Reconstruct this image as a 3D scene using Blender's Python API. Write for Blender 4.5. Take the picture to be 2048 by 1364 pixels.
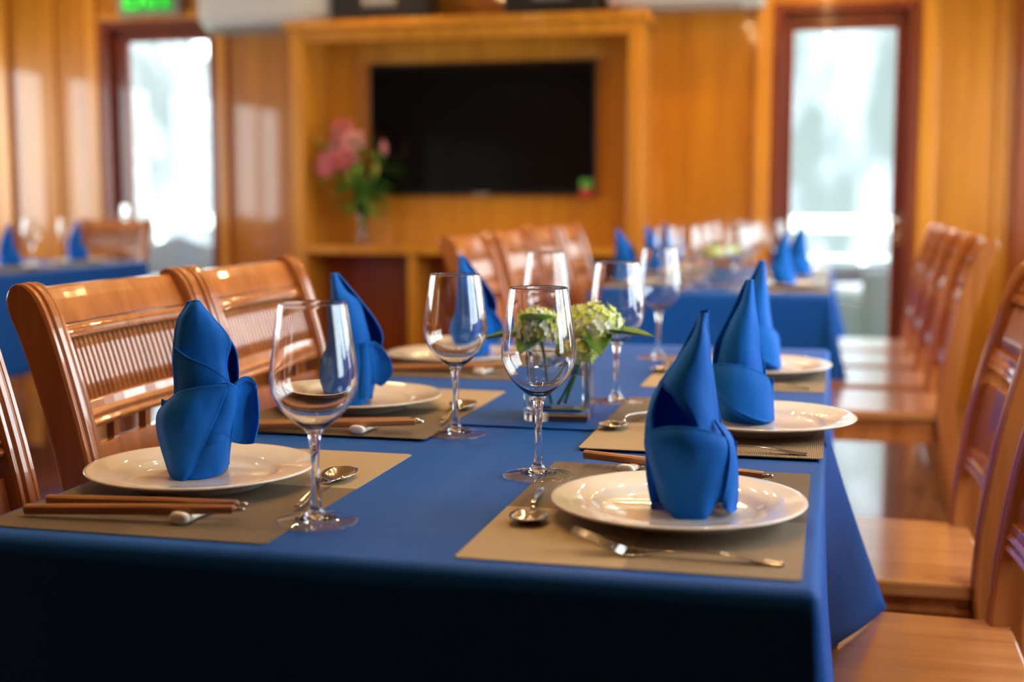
import bpy, bmesh, math, random
from mathutils import Vector, Matrix, noise
random.seed(7)
scene = bpy.context.scene
for o in list(bpy.data.objects): bpy.data.objects.remove(o)
C = scene.collection
PI = math.pi
R = math.radians

# ------------------------------------------------------------------ camera
cd = bpy.data.cameras.new('camera'); cam = bpy.data.objects.new('camera', cd); C.objects.link(cam)
cd.sensor_width = 36; cd.lens = 2600 / 2048 * 36
cam.location = (0, 0, 1.088)
cam.rotation_euler = (R(90 - 6.30), 0, R(13.87))
cd.clip_start = 0.02; cd.clip_end = 500
cd.dof.use_dof = True; cd.dof.focus_distance = 1.60; cd.dof.aperture_fstop = 2.5
scene.camera = cam
# ------------------------------------------------------------------ view
vs = scene.view_settings
scene.display_settings.display_device = 'sRGB'
vs.view_transform = 'Standard'; vs.look = 'None'; vs.gamma = 1; vs.use_curve_mapping = False
vs.exposure = 0.68
# ------------------------------------------------------------------ world: bright hazy overcast daylight
SKY = 8.0
w = bpy.data.worlds.new('overcast_sky'); scene.world = w; w.use_nodes = True
nt = w.node_tree; nt.nodes.clear()
out = nt.nodes.new('ShaderNodeOutputWorld'); bg = nt.nodes.new('ShaderNodeBackground')
tc = nt.nodes.new('ShaderNodeTexCoord'); sx = nt.nodes.new('ShaderNodeSeparateXYZ'); cr = nt.nodes.new('ShaderNodeValToRGB')
nt.links.new(tc.outputs['Generated'], sx.inputs[0]); nt.links.new(sx.outputs['Z'], cr.inputs[0])
cr.color_ramp.elements[0].position = 0.0; cr.color_ramp.elements[0].color = (0.62, 0.68, 0.70, 1)
cr.color_ramp.elements[1].position = 0.5; cr.color_ramp.elements[1].color = (0.86, 0.95, 1.0, 1)
nt.links.new(cr.outputs[0], bg.inputs[0]); bg.inputs[1].default_value = SKY
nt.links.new(bg.outputs[0], out.inputs[0])
# daylight sampled through the window and door openings (portals add no light of their own)
def portal(loc, rot, sx_, sy_):
    l = bpy.data.lights.new('daylight_portal', 'AREA'); l.shape = 'RECTANGLE'; l.size = sx_; l.size_y = sy_
    l.cycles.is_portal = True
    o = bpy.data.objects.new('daylight_portal', l); C.objects.link(o); o.location = loc; o.rotation_euler = rot
# ------------------------------------------------------------------ layout constants
T = 0.75                    # table top height
WR, WL, WB, WN = 1.15, -5.6, 7.2, -0.9     # right, left, back, near walls
CEIL = 2.55
SILL, HEAD = 0.82, 2.02
RWIN = [(1.20, 2.35), (2.42, 3.87), (3.94, 5.39), (5.46, 6.90)]      # right windows (y ranges)
LWIN = [(1.6, 2.85), (3.0, 4.25), (4.4, 5.65), (5.8, 7.0)]
RD = (-0.335, 0.40, 2.11)   # right door opening x0,x1,top
LD = (-4.34, -3.59, 2.14)   # left door opening
for y0, y1 in RWIN: portal((WR + 0.12, (y0+y1)/2, (SILL+HEAD)/2), (0, R(90), 0), HEAD-SILL, y1-y0)
for y0, y1 in LWIN: portal((WL - 0.12, (y0+y1)/2, (SILL+HEAD)/2), (0, R(-90), 0), HEAD-SILL, y1-y0)
portal(((RD[0]+RD[1])/2, WB+0.16, 1.05), (R(-90), 0, 0), 0.72, 2.0)
portal(((LD[0]+LD[1])/2, WB+0.16, 1.05), (R(-90), 0, 0), 0.72, 2.0)

# ================================================================== helpers
MATS = {}
def mat(name, col, rough=0.5, metal=0.0, spec=0.5, coat=0.0, coat_rough=0.05, trans=0.0, ior=1.45, emit=None, estr=0, sheen=0.0):
    m = bpy.data.materials.new(name); m.use_nodes = True
    b = m.node_tree.nodes['Principled BSDF']
    b.inputs['Base Color'].default_value = (*col, 1); b.inputs['Roughness'].default_value = rough
    b.inputs['Metallic'].default_value = metal; b.inputs['IOR'].default_value = ior
    b.inputs['Specular IOR Level'].default_value = spec
    b.inputs['Coat Weight'].default_value = coat; b.inputs['Coat Roughness'].default_value = coat_rough
    b.inputs['Transmission Weight'].default_value = trans
    b.inputs['Sheen Weight'].default_value = sheen
    if emit: b.inputs['Emission Color'].default_value = (*emit, 1); b.inputs['Emission Strength'].default_value = estr
    MATS[name] = m
    return m
def N(m, t): return m.node_tree.nodes.new(t)
def L(m, a, b): m.node_tree.links.new(a, b)
def bsdf(m): return m.node_tree.nodes['Principled BSDF']
def wood(name, c1, c2, axis, scale=6.0, rough=0.3, coat=0.5, coat_rough=0.08, stretch=14, bump=0.02):
    m = mat(name, c1, rough, coat=coat, coat_rough=coat_rough)
    tc = N(m, 'ShaderNodeTexCoord'); mp = N(m, 'ShaderNodeMapping'); L(m, tc.outputs['Object'], mp.inputs[0])
    s = [scale*stretch/6]*3; s[axis] = scale/8
    mp.inputs['Scale'].default_value = s
    n = N(m, 'ShaderNodeTexNoise'); n.inputs['Scale'].default_value = 1.6; n.inputs['Detail'].default_value = 6; n.inputs['Distortion'].default_value = 0.6
    L(m, mp.outputs[0], n.inputs[0])
    r = N(m, 'ShaderNodeValToRGB'); r.color_ramp.elements[0].position = 0.32; r.color_ramp.elements[1].position = 0.68
    r.color_ramp.elements[0].color = (*c2, 1); r.color_ramp.elements[1].color = (*c1, 1)
    L(m, n.outputs[0], r.inputs[0]); L(m, r.outputs[0], bsdf(m).inputs['Base Color'])
    bp = N(m, 'ShaderNodeBump'); bp.inputs['Strength'].default_value = bump; bp.inputs['Distance'].default_value = 0.002
    L(m, n.outputs[0], bp.inputs['Height']); L(m, bp.outputs[0], bsdf(m).inputs['Normal'])
    return m
def bumpnoise(m, scale, strength, dist=0.002, detail=3, coord='Object'):
    tc = N(m, 'ShaderNodeTexCoord'); n = N(m, 'ShaderNodeTexNoise'); n.inputs['Scale'].default_value = scale; n.inputs['Detail'].default_value = detail
    L(m, tc.outputs[coord], n.inputs[0]); bp = N(m, 'ShaderNodeBump'); bp.inputs['Strength'].default_value = strength; bp.inputs['Distance'].default_value = dist
    L(m, n.outputs[0], bp.inputs['Height']); L(m, bp.outputs[0], bsdf(m).inputs['Normal'])
    return n, bp
class MB:
    def __init__(s): s.v = []; s.f = []; s.sm = []
    def add(s, vs_, fs, smooth=False):
        b = len(s.v); s.v += [tuple(p) for p in vs_]; s.f += [tuple(i+b for i in f) for f in fs]; s.sm += [smooth]*len(fs); return s
    def box(s, x0, x1, y0, y1, z0, z1, M=None):
        p = [(x0,y0,z0),(x1,y0,z0),(x1,y1,z0),(x0,y1,z0),(x0,y0,z1),(x1,y0,z1),(x1,y1,z1),(x0,y1,z1)]
        if M: p = [M @ Vector(q) for q in p]
        return s.add(p, [(3,2,1,0),(4,5,6,7),(0,1,5,4),(1,2,6,5),(2,3,7,6),(3,0,4,7)])
    def loft(s, rings, closed=True, caps=True, smooth=True):
        n = len(rings[0]); vs_ = [p for r in rings for p in r]; fs = []
        for i in range(len(rings)-1):
            for j in range(n if closed else n-1):
                k = (j+1) % n
                fs.append((i*n+j, i*n+k, (i+1)*n+k, (i+1)*n+j))
        if caps:
            fs.append(tuple(reversed(range(n)))); fs.append(tuple(range((len(rings)-1)*n, len(rings)*n)))
        return s.add(vs_, fs, smooth)
    def lathe(s, prof, cx=0, cy=0, cz=0, n=48, smooth=True):
        vs_ = []; fs = []; idx = []
        for r, z in prof:
            if r < 1e-6: idx.append([len(vs_)]*n); vs_.append((cx, cy, cz+z))
            else:
                idx.append(list(range(len(vs_), len(vs_)+n)))
                vs_ += [(cx+r*math.cos(2*PI*k/n), cy+r*math.sin(2*PI*k/n), cz+z) for k in range(n)]
        for a, b in zip(idx, idx[1:]):
            for k in range(n):
                q = [a[k], a[(k+1)%n], b[(k+1)%n], b[k]]; u = []
                for t in q:
                    if t not in u: u.append(t)
                if len(u) > 2: fs.append(tuple(u))
        return s.add(vs_, fs, smooth)
    def tube(s, pts, rad, n=10, flat=1.0, smooth=True):
        pts = [Vector(p) for p in pts]; rings = []
        if not hasattr(rad, '__len__'): rad = [rad]*len(pts)
        for i, p in enumerate(pts):
            d = (pts[min(i+1, len(pts)-1)] - pts[max(i-1, 0)]).normalized()
            up = Vector((0,0,1)) if abs(d.z) < 0.95 else Vector((1,0,0))
            a = d.cross(up).normalized(); b = a.cross(d)
            rings.append([p + a*rad[i]*math.cos(2*PI*k/n) + b*rad[i]*flat*math.sin(2*PI*k/n) for k in range(n)])
        return s.loft(rings, smooth=smooth)
    def sheet(s, rows, nu=10, nv=16, th=0.0012, wr=0.0):
        """rows: control rows of points -> smooth thick cloth"""
        g = grid(rows, nu, nv); nr, nc = len(g), len(g[0])
        if wr:
            for i in range(nr):
                for j in range(nc):
                    p = g[i][j]; q_ = Vector((p.x*34, p.y*34, p.z*22)); r_ = Vector((p.x*80, p.y*80, p.z*45))
                    g[i][j] = p + Vector((noise.noise(q_)*0.6, noise.noise(q_+Vector((9, 3, 5)))+0.35*noise.noise(r_), 0))*wr
        nrm = [[None]*nc for _ in range(nr)]
        for i in range(nr):
            for j in range(nc):
                a = g[min(i+1,nr-1)][j]-g[max(i-1,0)][j]; b = g[i][min(j+1,nc-1)]-g[i][max(j-1,0)]
                n = a.cross(b); nrm[i][j] = n.normalized() if n.length > 1e-12 else Vector((0,-1,0))
        def hw_(i, j): return th/2*(2.1 if wr and (i < 2 or j < 2 or i > nr-3 or j > nc-3) else 1)
        A = [g[i][j]+nrm[i][j]*hw_(i, j) for i in range(nr) for j in range(nc)]
        B = [g[i][j]-nrm[i][j]*hw_(i, j) for i in range(nr) for j in range(nc)]
        fs = []; o = nr*nc
        for i in range(nr-1):
            for j in range(nc-1):
                q = (i*nc+j, i*nc+j+1, (i+1)*nc+j+1, (i+1)*nc+j)
                fs.append(tuple(reversed(q))); fs.append(tuple(t+o for t in q))
        edge = [(0,j) for j in range(nc)] + [(i,nc-1) for i in range(1,nr)] + [(nr-1,j) for j in range(nc-2,-1,-1)] + [(i,0) for i in range(nr-2,0,-1)]
        for k in range(len(edge)):
            a = edge[k]; b = edge[(k+1)%len(edge)]; ia = a[0]*nc+a[1]; ib = b[0]*nc+b[1]
            fs.append((ia, ib, ib+o, ia+o))
        return s.add(A+B, fs, True)
    def build(s, name, m, parent=None, bevel=0, loc=None, rot=None, seg=2, sub=0, auto=None):
        me = bpy.data.meshes.new(name); me.from_pydata(s.v, [], s.f); me.update()
        for p, q in zip(me.polygons, s.sm): p.use_smooth = q
        bm = bmesh.new(); bm.from_mesh(me)
        bmesh.ops.recalc_face_normals(bm, faces=bm.faces); bm.to_mesh(me); bm.free()
        me.materials.append(m if not isinstance(m, str) else MATS[m])
        o = bpy.data.objects.new(name, me); C.objects.link(o)
        if parent: o.parent = parent
        if loc: o.location = loc
        if rot: o.rotation_euler = rot
        if bevel:
            b = o.modifiers.new('bevel', 'BEVEL'); b.width = bevel; b.segments = seg; b.limit_method = 'ANGLE'; b.angle_limit = R(40)
        if sub:
            b = o.modifiers.new('sub', 'SUBSURF'); b.levels = sub; b.render_levels = sub
        return o
def cat(p0, p1, p2, p3, t):
    return 0.5*((2*p1)+(-p0+p2)*t+(2*p0-5*p1+4*p2-p3)*t*t+(-p0+3*p1-3*p2+p3)*t*t*t)
def spline(pts, n):
    pts = [Vector(p) for p in pts]; m = len(pts)-1; r = []
    for k in range(n+1):
        u = k/n*m; i = min(int(u), m-1); t = u-i
        r.append(cat(pts[max(i-1,0)], pts[i], pts[i+1], pts[min(i+2,m)], t))
    return r
def grid(rows, nu, nv):
    rr = [spline(r, nu) for r in rows]
    cols = [spline([r[j] for r in rr], nv) for j in range(nu+1)]
    return [[cols[j][i] for j in range(nu+1)] for i in range(nv+1)]
def empty(name, loc=(0,0,0), rz=0):
    o = bpy.data.objects.new(name, None); C.objects.link(o); o.location = loc; o.rotation_euler = (0,0,rz); o.empty_display_size = 0.05; return o
def tag(o, label, cat_, group=None, kind=None):
    if label: o['label'] = label
    if cat_: o['category'] = cat_
    if group: o['group'] = group
    elif 'group' in o: del o['group']
    if kind: o['kind'] = kind
    return o
def struct(o): o['kind'] = 'structure'; return o
CH = {}
def copy_tree(o, parent=None):
    c = o.copy(); C.objects.link(c); c.parent = parent
    for ch in list(o.children):
        copy_tree(ch, c)
    return c
def inst(key, maker, loc, rz, label, cat_, group):
    """first use builds the thing, later uses copy it"""
    if key not in CH: o = maker(); CH[key] = o
    else: o = copy_tree(CH[key])
    o.location = loc; o.rotation_euler = (0, 0, rz)
    return tag(o, label, cat_, group)

# ================================================================== materials
wood('wall_wood', (0.55, 0.205, 0.009), (0.41, 0.14, 0.006), 2, 5, 0.32, 0.9, 0.04)
wood('cabinet_wood', (0.66, 0.27, 0.022), (0.50, 0.18, 0.013), 2, 5, 0.30, 0.5, 0.1)
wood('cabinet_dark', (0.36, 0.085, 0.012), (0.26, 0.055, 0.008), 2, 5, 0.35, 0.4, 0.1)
wood('door_wood', (0.20, 0.032, 0.008), (0.13, 0.018, 0.005), 2, 6, 0.3, 0.5, 0.08)
wood('chair_wood', (0.46, 0.155, 0.038), (0.33, 0.10, 0.022), 2, 9, 0.26, 1.0, 0.06)
wood('seat_wood', (0.44, 0.18, 0.058), (0.31, 0.11, 0.032), 0, 9, 0.28, 1.0, 0.10)
wood('ceiling_wood', (0.55, 0.27, 0.08), (0.42, 0.19, 0.05), 1, 4, 0.4, 0.2, 0.1)
wood('floor_wood', (0.20, 0.065, 0.022), (0.12, 0.035, 0.012), 1, 5, 0.2, 1.0, 0.04)
wood('dark_wood', (0.06, 0.02, 0.009), (0.035, 0.012, 0.006), 2, 5, 0.35, 0.3, 0.1)
wood('chopstick_wood', (0.52, 0.23, 0.075), (0.22, 0.08, 0.026), 0, 40, 0.38, 0.25, 0.2, stretch=30)
def cloth_mat(name, col, thread=900, b=0.15, rough=0.75, sheen=0.0, fold=0.0):
    m = mat(name, col, rough, spec=0.2, sheen=sheen)
    tc = N(m, 'ShaderNodeTexCoord')
    n = N(m, 'ShaderNodeTexNoise'); n.inputs['Scale'].default_value = thread; n.inputs['Detail'].default_value = 2
    L(m, tc.outputs['Object'], n.inputs[0])
    n2 = N(m, 'ShaderNodeTexNoise'); n2.inputs['Scale'].default_value = 9; n2.inputs['Detail'].default_value = 3; n2.inputs['Distortion'].default_value = 0.8
    L(m, tc.outputs['Object'], n2.inputs[0])
    b1 = N(m, 'ShaderNodeBump'); b1.inputs['Strength'].default_value = b; b1.inputs['Distance'].default_value = 0.0005; L(m, n.outputs[0], b1.inputs['Height'])
    b2 = N(m, 'ShaderNodeBump'); b2.inputs['Strength'].default_value = fold; b2.inputs['Distance'].default_value = 0.01
    L(m, n2.outputs[0], b2.inputs['Height']); L(m, b1.outputs[0], b2.inputs['Normal'])
    L(m, b2.outputs[0], bsdf(m).inputs['Normal'])
    return m
cloth_mat('table_cloth', (0.003, 0.078, 0.36), fold=0.12, sheen=0.0, rough=0.6)
cloth_mat('napkin_cloth', (0.001, 0.115, 0.52), rough=0.7, fold=0.25)
mat('porcelain', (0.76, 0.73, 0.68), 0.35, spec=0.25, coat=1.0, coat_rough=0.012)
mat('rest_white', (0.86, 0.85, 0.82), 0.15)
mat('steel', (0.62, 0.60, 0.57), 0.12, metal=1.0)
mat('glass', (1, 1, 1), 0.0, trans=1.0, ior=1.5)
mat('vase_glass', (0.93, 0.98, 0.96), 0.0, trans=1.0, ior=1.5)
mat('water', (0.95, 0.98, 0.97), 0.0, trans=1.0, ior=1.33)
mat('white_plastic', (0.62, 0.59, 0.54), 0.4)
mat('grey_plastic', (0.25, 0.24, 0.22), 0.5)
mat('black_plastic', (0.012, 0.011, 0.010), 0.4)
mat('screen', (0.004, 0.004, 0.004), 0.03, coat=1.0, coat_rough=0.02)
mat('leaf_green', (0.05, 0.18, 0.018), 0.4)
mat('leaf_light', (0.20, 0.42, 0.06), 0.4)
mat('petal_lime', (0.60, 0.68, 0.16), 0.6)
mat('petal_white', (0.80, 0.84, 0.62), 0.6)
mat('petal_pink', (0.52, 0.08, 0.10), 0.55)
mat('petal_pale', (0.60, 0.22, 0.20), 0.55)
mat('bud_green', (0.35, 0.32, 0.04), 0.6)
mat('stem_green', (0.09, 0.22, 0.03), 0.5)
mat('exit_green', (0, 0.3, 0.02), 0.5, emit=(0.0, 0.07, 0.004), estr=1.0)
mat('exit_letters', (0.1, 0.9, 0.1), 0.5, emit=(0.01, 0.6, 0.02), estr=1.0)
mat('lamp_glow', (1, 0.8, 0.5), 0.5, emit=(1.0, 0.62, 0.26), estr=260)
mat('rail_white', (0.85, 0.86, 0.86), 0.4)
mat('wicker_grey', (0.030, 0.030, 0.034), 0.7)
mat('cushion', (0.16, 0.15, 0.17), 0.8)
mat('turf', (0.06, 0.22, 0.05), 0.9)
mat('deck', (0.45, 0.47, 0.46), 0.5)
mat('sea', (0.30, 0.42, 0.42), 0.15)
mat('sticker_green', (0.10, 0.35, 0.05), 0.5); mat('sticker_red', (0.5, 0.03, 0.03), 0.5)
mat('dark_label', (0.35, 0.34, 0.32), 0.5)
# thin glass: clear, with a mirror reflection that grows towards grazing angles (same from both faces)
def thin_glass(name, tint, f0, power=5.0):
    m = bpy.data.materials.new(name); m.use_nodes = True; MATS[name] = m; m.node_tree.nodes.clear()
    o_ = N(m, 'ShaderNodeOutputMaterial'); mx = N(m, 'ShaderNodeMixShader'); tr = N(m, 'ShaderNodeBsdfTransparent'); gl = N(m, 'ShaderNodeBsdfGlossy')
    lw = N(m, 'ShaderNodeLayerWeight'); lw.inputs['Blend'].default_value = 0.5
    pw = N(m, 'ShaderNodeMath'); pw.operation = 'POWER'; pw.inputs[1].default_value = power; L(m, lw.outputs['Facing'], pw.inputs[0])
    ma = N(m, 'ShaderNodeMath'); ma.operation = 'MULTIPLY_ADD'; ma.inputs[1].default_value = 1-f0; ma.inputs[2].default_value = f0; L(m, pw.outputs[0], ma.inputs[0])
    tr.inputs[0].default_value = (*tint, 1); gl.inputs['Roughness'].default_value = 0.0; gl.inputs[0].default_value = (1, 1, 1, 1)
    L(m, ma.outputs[0], mx.inputs[0]); L(m, tr.outputs[0], mx.inputs[1]); L(m, gl.outputs[0], mx.inputs[2]); L(m, mx.outputs[0], o_.inputs[0])
thin_glass('pane_glass', (0.96, 0.985, 0.98), 0.04)
thin_glass('crystal', (0.985, 0.985, 0.99), 0.055, 4.0)
# limestone cliff: grey rock with green growth
m = mat('limestone', (0.2, 0.22, 0.2), 0.9)
tc = N(m, 'ShaderNodeTexCoord'); n = N(m, 'ShaderNodeTexNoise'); n.inputs['Scale'].default_value = 0.5; n.inputs['Detail'].default_value = 7
mp = N(m, 'ShaderNodeMapping'); mp.inputs['Scale'].default_value = (1.3, 1.3, 0.6); L(m, tc.outputs['Object'], mp.inputs[0]); L(m, mp.outputs[0], n.inputs[0])
r = N(m, 'ShaderNodeValToRGB'); r.color_ramp.elements[0].position = 0.42; r.color_ramp.elements[1].position = 0.60
r.color_ramp.elements[0].color = (0.085, 0.094, 0.088, 1); r.color_ramp.elements[1].color = (0.205, 0.21, 0.225, 1)
L(m, n.outputs[0], r.inputs[0]); L(m, r.outputs[0], bsdf(m).inputs['Base Color'])
# woven placemat: checker quadrants with fine weave
def placemat_mat(name, flip):
    m = mat(name, (0.3, 0.22, 0.14), 0.55, spec=0.3)
    tc = N(m, 'ShaderNodeTexCoord'); s = N(m, 'ShaderNodeSeparateXYZ'); L(m, tc.outputs['Object'], s.inputs[0])
    def math_(op, a, b=None):
        k = N(m, 'ShaderNodeMath'); k.operation = op
        for i, q in enumerate((a, b)):
            if q is None: continue
            if isinstance(q, (int, float)): k.inputs[i].default_value = q
            else: L(m, q, k.inputs[i])
        return k.outputs[0]
    qx = math_('GREATER_THAN', s.outputs['X'], 0.0); qy = math_('GREATER_THAN', s.outputs['Y'], -0.02)
    xor = math_('ABSOLUTE', math_('SUBTRACT', qx, qy))
    r = N(m, 'ShaderNodeMixRGB'); L(m, qy if not flip else qy, r.inputs[0])
    a = N(m, 'ShaderNodeMixRGB'); L(m, qx, a.inputs[0])
    a.inputs[1].default_value = (0.46, 0.345, 0.215, 1); a.inputs[2].default_value = (0.29, 0.215, 0.14, 1)
    b = N(m, 'ShaderNodeMixRGB'); L(m, qx, b.inputs[0])
    b.inputs[1].default_value = (0.17, 0.125, 0.085, 1); b.inputs[2].default_value = (0.15, 0.11, 0.075, 1)
    L(m, a.outputs[0], r.inputs[1]); L(m, b.outputs[0], r.inputs[2])
    # weave
    sc = 2*PI/0.0026
    wx = math_('SINE', math_('MULTIPLY', s.outputs['X'], sc)); wy = math_('SINE', math_('MULTIPLY', s.outputs['Y'], sc))
    wv = math_('MULTIPLY', wx, wy); rib = wx
    mixh = N(m, 'ShaderNodeMixRGB'); L(m, xor, mixh.inputs[0]); L(m, wv, mixh.inputs[1]); L(m, rib, mixh.inputs[2])
    dk = N(m, 'ShaderNodeMixRGB'); dk.blend_type = 'MULTIPLY'; dk.inputs[0].default_value = 1
    rr = N(m, 'ShaderNodeMapRange'); rr.inputs['From Min'].default_value = -1; rr.inputs['To Min'].default_value = 0.72; rr.inputs['To Max'].default_value = 1.15
    L(m, mixh.outputs[0], rr.inputs[0]); L(m, r.outputs[0], dk.inputs[1]); L(m, rr.outputs[0], dk.inputs[2])
    L(m, dk.outputs[0], bsdf(m).inputs['Base Color'])
    bp = N(m, 'ShaderNodeBump'); bp.inputs['Strength'].default_value = 0.5; bp.inputs['Distance'].default_value = 0.0006
    L(m, mixh.outputs[0], bp.inputs['Height']); L(m, bp.outputs[0], bsdf(m).inputs['Normal'])
    return m
placemat_mat('placemat_weave', False)

# ================================================================== room
struct(MB().box(WL-0.1, WR+0.1, WN-0.1, WB+0.1, -0.08, 0).build('floor', 'floor_wood'))
struct(MB().box(WL-0.1, WR+0.1, WN-0.1, WB+0.1, CEIL, CEIL+0.08).build('ceiling', 'ceiling_wood'))
def wall_open(name, fixed, lo, hi, opens, axis, thick, m):
    """wall along an axis with rectangular openings (a0,a1,z0,z1)"""
    b = MB()
    def bx(a0, a1, z0, z1):
        if a1-a0 < 1e-4 or z1-z0 < 1e-4: return
        if axis == 'x': b.box(a0, a1, min(fixed, fixed+thick), max(fixed, fixed+thick), z0, z1)
        else: b.box(min(fixed, fixed+thick), max(fixed, fixed+thick), a0, a1, z0, z1)
    a = lo
    for o0, o1, z0, z1 in sorted(opens):
        bx(a, o0, 0, CEIL); bx(o0, o1, 0, z0); bx(o0, o1, z1, CEIL); a = o1
    bx(a, hi, 0, CEIL)
    return struct(b.build(name, m))
wall_open('wall_back', WB, WL-0.1, WR+0.1, [(LD[0], LD[1], 0, LD[2]), (RD[0], RD[1], 0, RD[2])], 'x', 0.12, 'wall_wood')
wall_open('wall_right', WR, WN, WB, [(a, b, SILL, HEAD) for a, b in RWIN], 'y', 0.10, 'wall_wood')
wall_open('wall_left', WL, WN, WB, [(a, b, SILL, HEAD) for a, b in LWIN], 'y', -0.10, 'wall_wood')
wall_open('wall_front', WN, WL-0.1, WR+0.1, [], 'x', -0.1, 'dark_wood')  # unseen wall, set close and dark to keep light off the near cloth front
# pilasters and cover strips on the back wall
ti = 0
def trim(x0, x1, y0, y1, z0, z1, m='cabinet_wood', bev=0.004):
    global ti
    ti += 1
    return struct(MB().box(x0, x1, y0, y1, z0, z1).build('trim_%d' % ti, m, bevel=bev))
trim(-5.12, -4.98, WB-0.04, WB, 0, CEIL); trim(-4.68, -4.655, WB-0.02, WB, 0, CEIL)
trim(-4.44, -4.36, WB-0.025, WB, 0, CEIL); trim(-3.575, -3.515, WB-0.03, WB, 0, CEIL)
trim(-0.43, -0.35, WB-0.03, WB, 0, CEIL); trim(0.42, 0.50, WB-0.03, WB, 0, CEIL)
trim(0.80, 0.825, WB-0.02, WB, 0, CEIL); trim(WR-0.25, WR, WB-0.06, WB, 0, CEIL, 'cabinet_dark')
trim(LD[0], LD[1], WB-0.03, WB, LD[2]+0.005, LD[2]+0.05)
def baseb(name, x0, x1, y0, y1): struct(MB().box(x0, x1, y0, y1, 0, 0.10).build(name, 'cabinet_dark', bevel=0.004))
baseb('baseboard_right', WR-0.015, WR, WN, WB-0.06); baseb('baseboard_left', WL, WL+0.015, WN, WB)
# windows in the side walls
wi = 0
for side, wins in (('r', RWIN), ('l', LWIN)):
    for y0, y1 in wins:
        wi += 1
        x0, x1 = (WR-0.02, WR+0.06) if side == 'r' else (WL-0.06, WL+0.02)
        b = MB(); f = 0.045
        b.box(x0, x1, y0, y1, SILL, SILL+f).box(x0, x1, y0, y1, HEAD-f, HEAD).box(x0, x1, y0, y0+f, SILL+f, HEAD-f).box(x0, x1, y1-f, y1, SILL+f, HEAD-f)
        b.box(x0+0.02, x1-0.02, (y0+y1)/2-0.012, (y0+y1)/2+0.012, SILL+f, HEAD-f)
        wo = struct(b.build('window_%d' % wi, 'door_wood', bevel=0.003))
        xm = (x0+x1)/2
        MB().box(xm-0.003, xm+0.003, y0+f, y1-f, SILL+f, HEAD-f).build('pane', 'pane_glass', wo)
# glazed doors in the back wall
def door(name, x0, x1, top, gx0, gx1, gz0, gz1, hx, handle_white=False):
    b = MB(); y0, y1 = WB-0.01, WB+0.12; f = 0.045
    b.box(x0, x0+f, y0, y1, 0, top).box(x1-f, x1, y0, y1, 0, top).box(x0+f, x1-f, y0, y1, top-f, top)
    b.box(x0+f, x0+f+0.02, WB+0.0905, y1, 0, top-f).box(x1-f-0.02, x1-f, WB+0.0905, y1, 0, top-f).box(x0+f+0.02, x1-f-0.02, WB+0.0905, y1, top-f-0.02, top-f)
    d = struct(b.build(name, 'door_wood', bevel=0.002))
    lf = MB(); a0, a1 = x0+f+0.003, x1-f-0.003; yy0, yy1 = WB+0.05, WB+0.09
    lf.box(a0, gx0, yy0, yy1, 0.01, top-f-0.004).box(gx1, a1, yy0, yy1, 0.01, top-f-0.004).box(gx0, gx1, yy0, yy1, gz1, top-f-0.004).box(gx0, gx1, yy0, yy1, 0.01, gz0)
    leaf = lf.build('door_leaf', 'door_wood', d, bevel=0.004)
    MB().box(gx0, gx1, WB+0.067, WB+0.073, gz0, gz1).build('pane', 'pane_glass', leaf)
    h = MB().box(hx-0.022, hx+0.022, yy0-0.008, yy0, 0.84, 1.04)
    h.tube([(hx, yy0-0.05, 0.97), (hx, yy0-0.005, 0.97)], 0.008)
    h.tube([(hx, yy0-0.05, 0.97), (hx-0.09, yy0-0.05, 0.97)], 0.009)
    h.lathe([(0, 0), (0.014, 0), (0.014, 0.008), (0, 0.012)], hx, yy0-0.012, 0.88, 16)
    h.build('door_handle', 'steel', leaf)
door('door_1', LD[0], LD[1], LD[2], -4.19, -3.65, 0.14, 2.02, -4.245)
door('door_2', RD[0], RD[1], RD[2], -0.232, 0.292, 0.14, 1.972, 0.328)

# recessed warm ceiling lamps
def make_downlight():
    r = empty('ceiling_lamp')
    MB().lathe([(0.032, 0.0), (0.055, 0.0), (0.055, -0.006), (0.030, -0.004), (0.030, 0.0)], n=24).build('lamp_trim', 'white_plastic', r)
    MB().lathe([(0, -0.0015), (0.029, -0.0015), (0.029, -0.0035), (0, -0.0035)], n=20).build('lamp_lens', 'lamp_glow', r)
    sp = bpy.data.lights.new('lamp_beam', 'SPOT'); sp.energy = 5.5; sp.color = (1.0, 0.66, 0.34); sp.spot_size = R(120); sp.spot_blend = 0.8; sp.shadow_soft_size = 0.03
    so = bpy.data.objects.new('lamp_beam', sp); C.objects.link(so); so.parent = r; so.location = (0, 0, -0.012)
    return r
lamps = [(x, y) for y in (1.3, 2.1, 2.9, 3.7, 4.5, 5.3, 6.1, 6.8) for x in (-0.75, -0.1)] + [(x, y) for y in (1.4, 3.2, 5.0, 6.6) for x in (-4.3, -2.4)]
ORD = ['first', 'second', 'third', 'fourth', 'fifth', 'sixth', 'seventh', 'last']
def lamp_label(x, y):
    ys = sorted(q for p, q in lamps if p == x); k = ORD[ys.index(y)]
    nm = {-0.75: 'above the long tables left', -0.1: 'above the long tables right', -4.3: 'above the far left table', -2.4: 'above the left aisle'}[x]
    return 'small warm ceiling spotlight, %s of the row %s' % (k, nm)
for i, (x, y) in enumerate(lamps):
    inst('downlight', make_downlight, (x, y, CEIL), 0, lamp_label(x, y), 'ceiling lamp', 'recessed warm spotlights in the ceiling')

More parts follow.
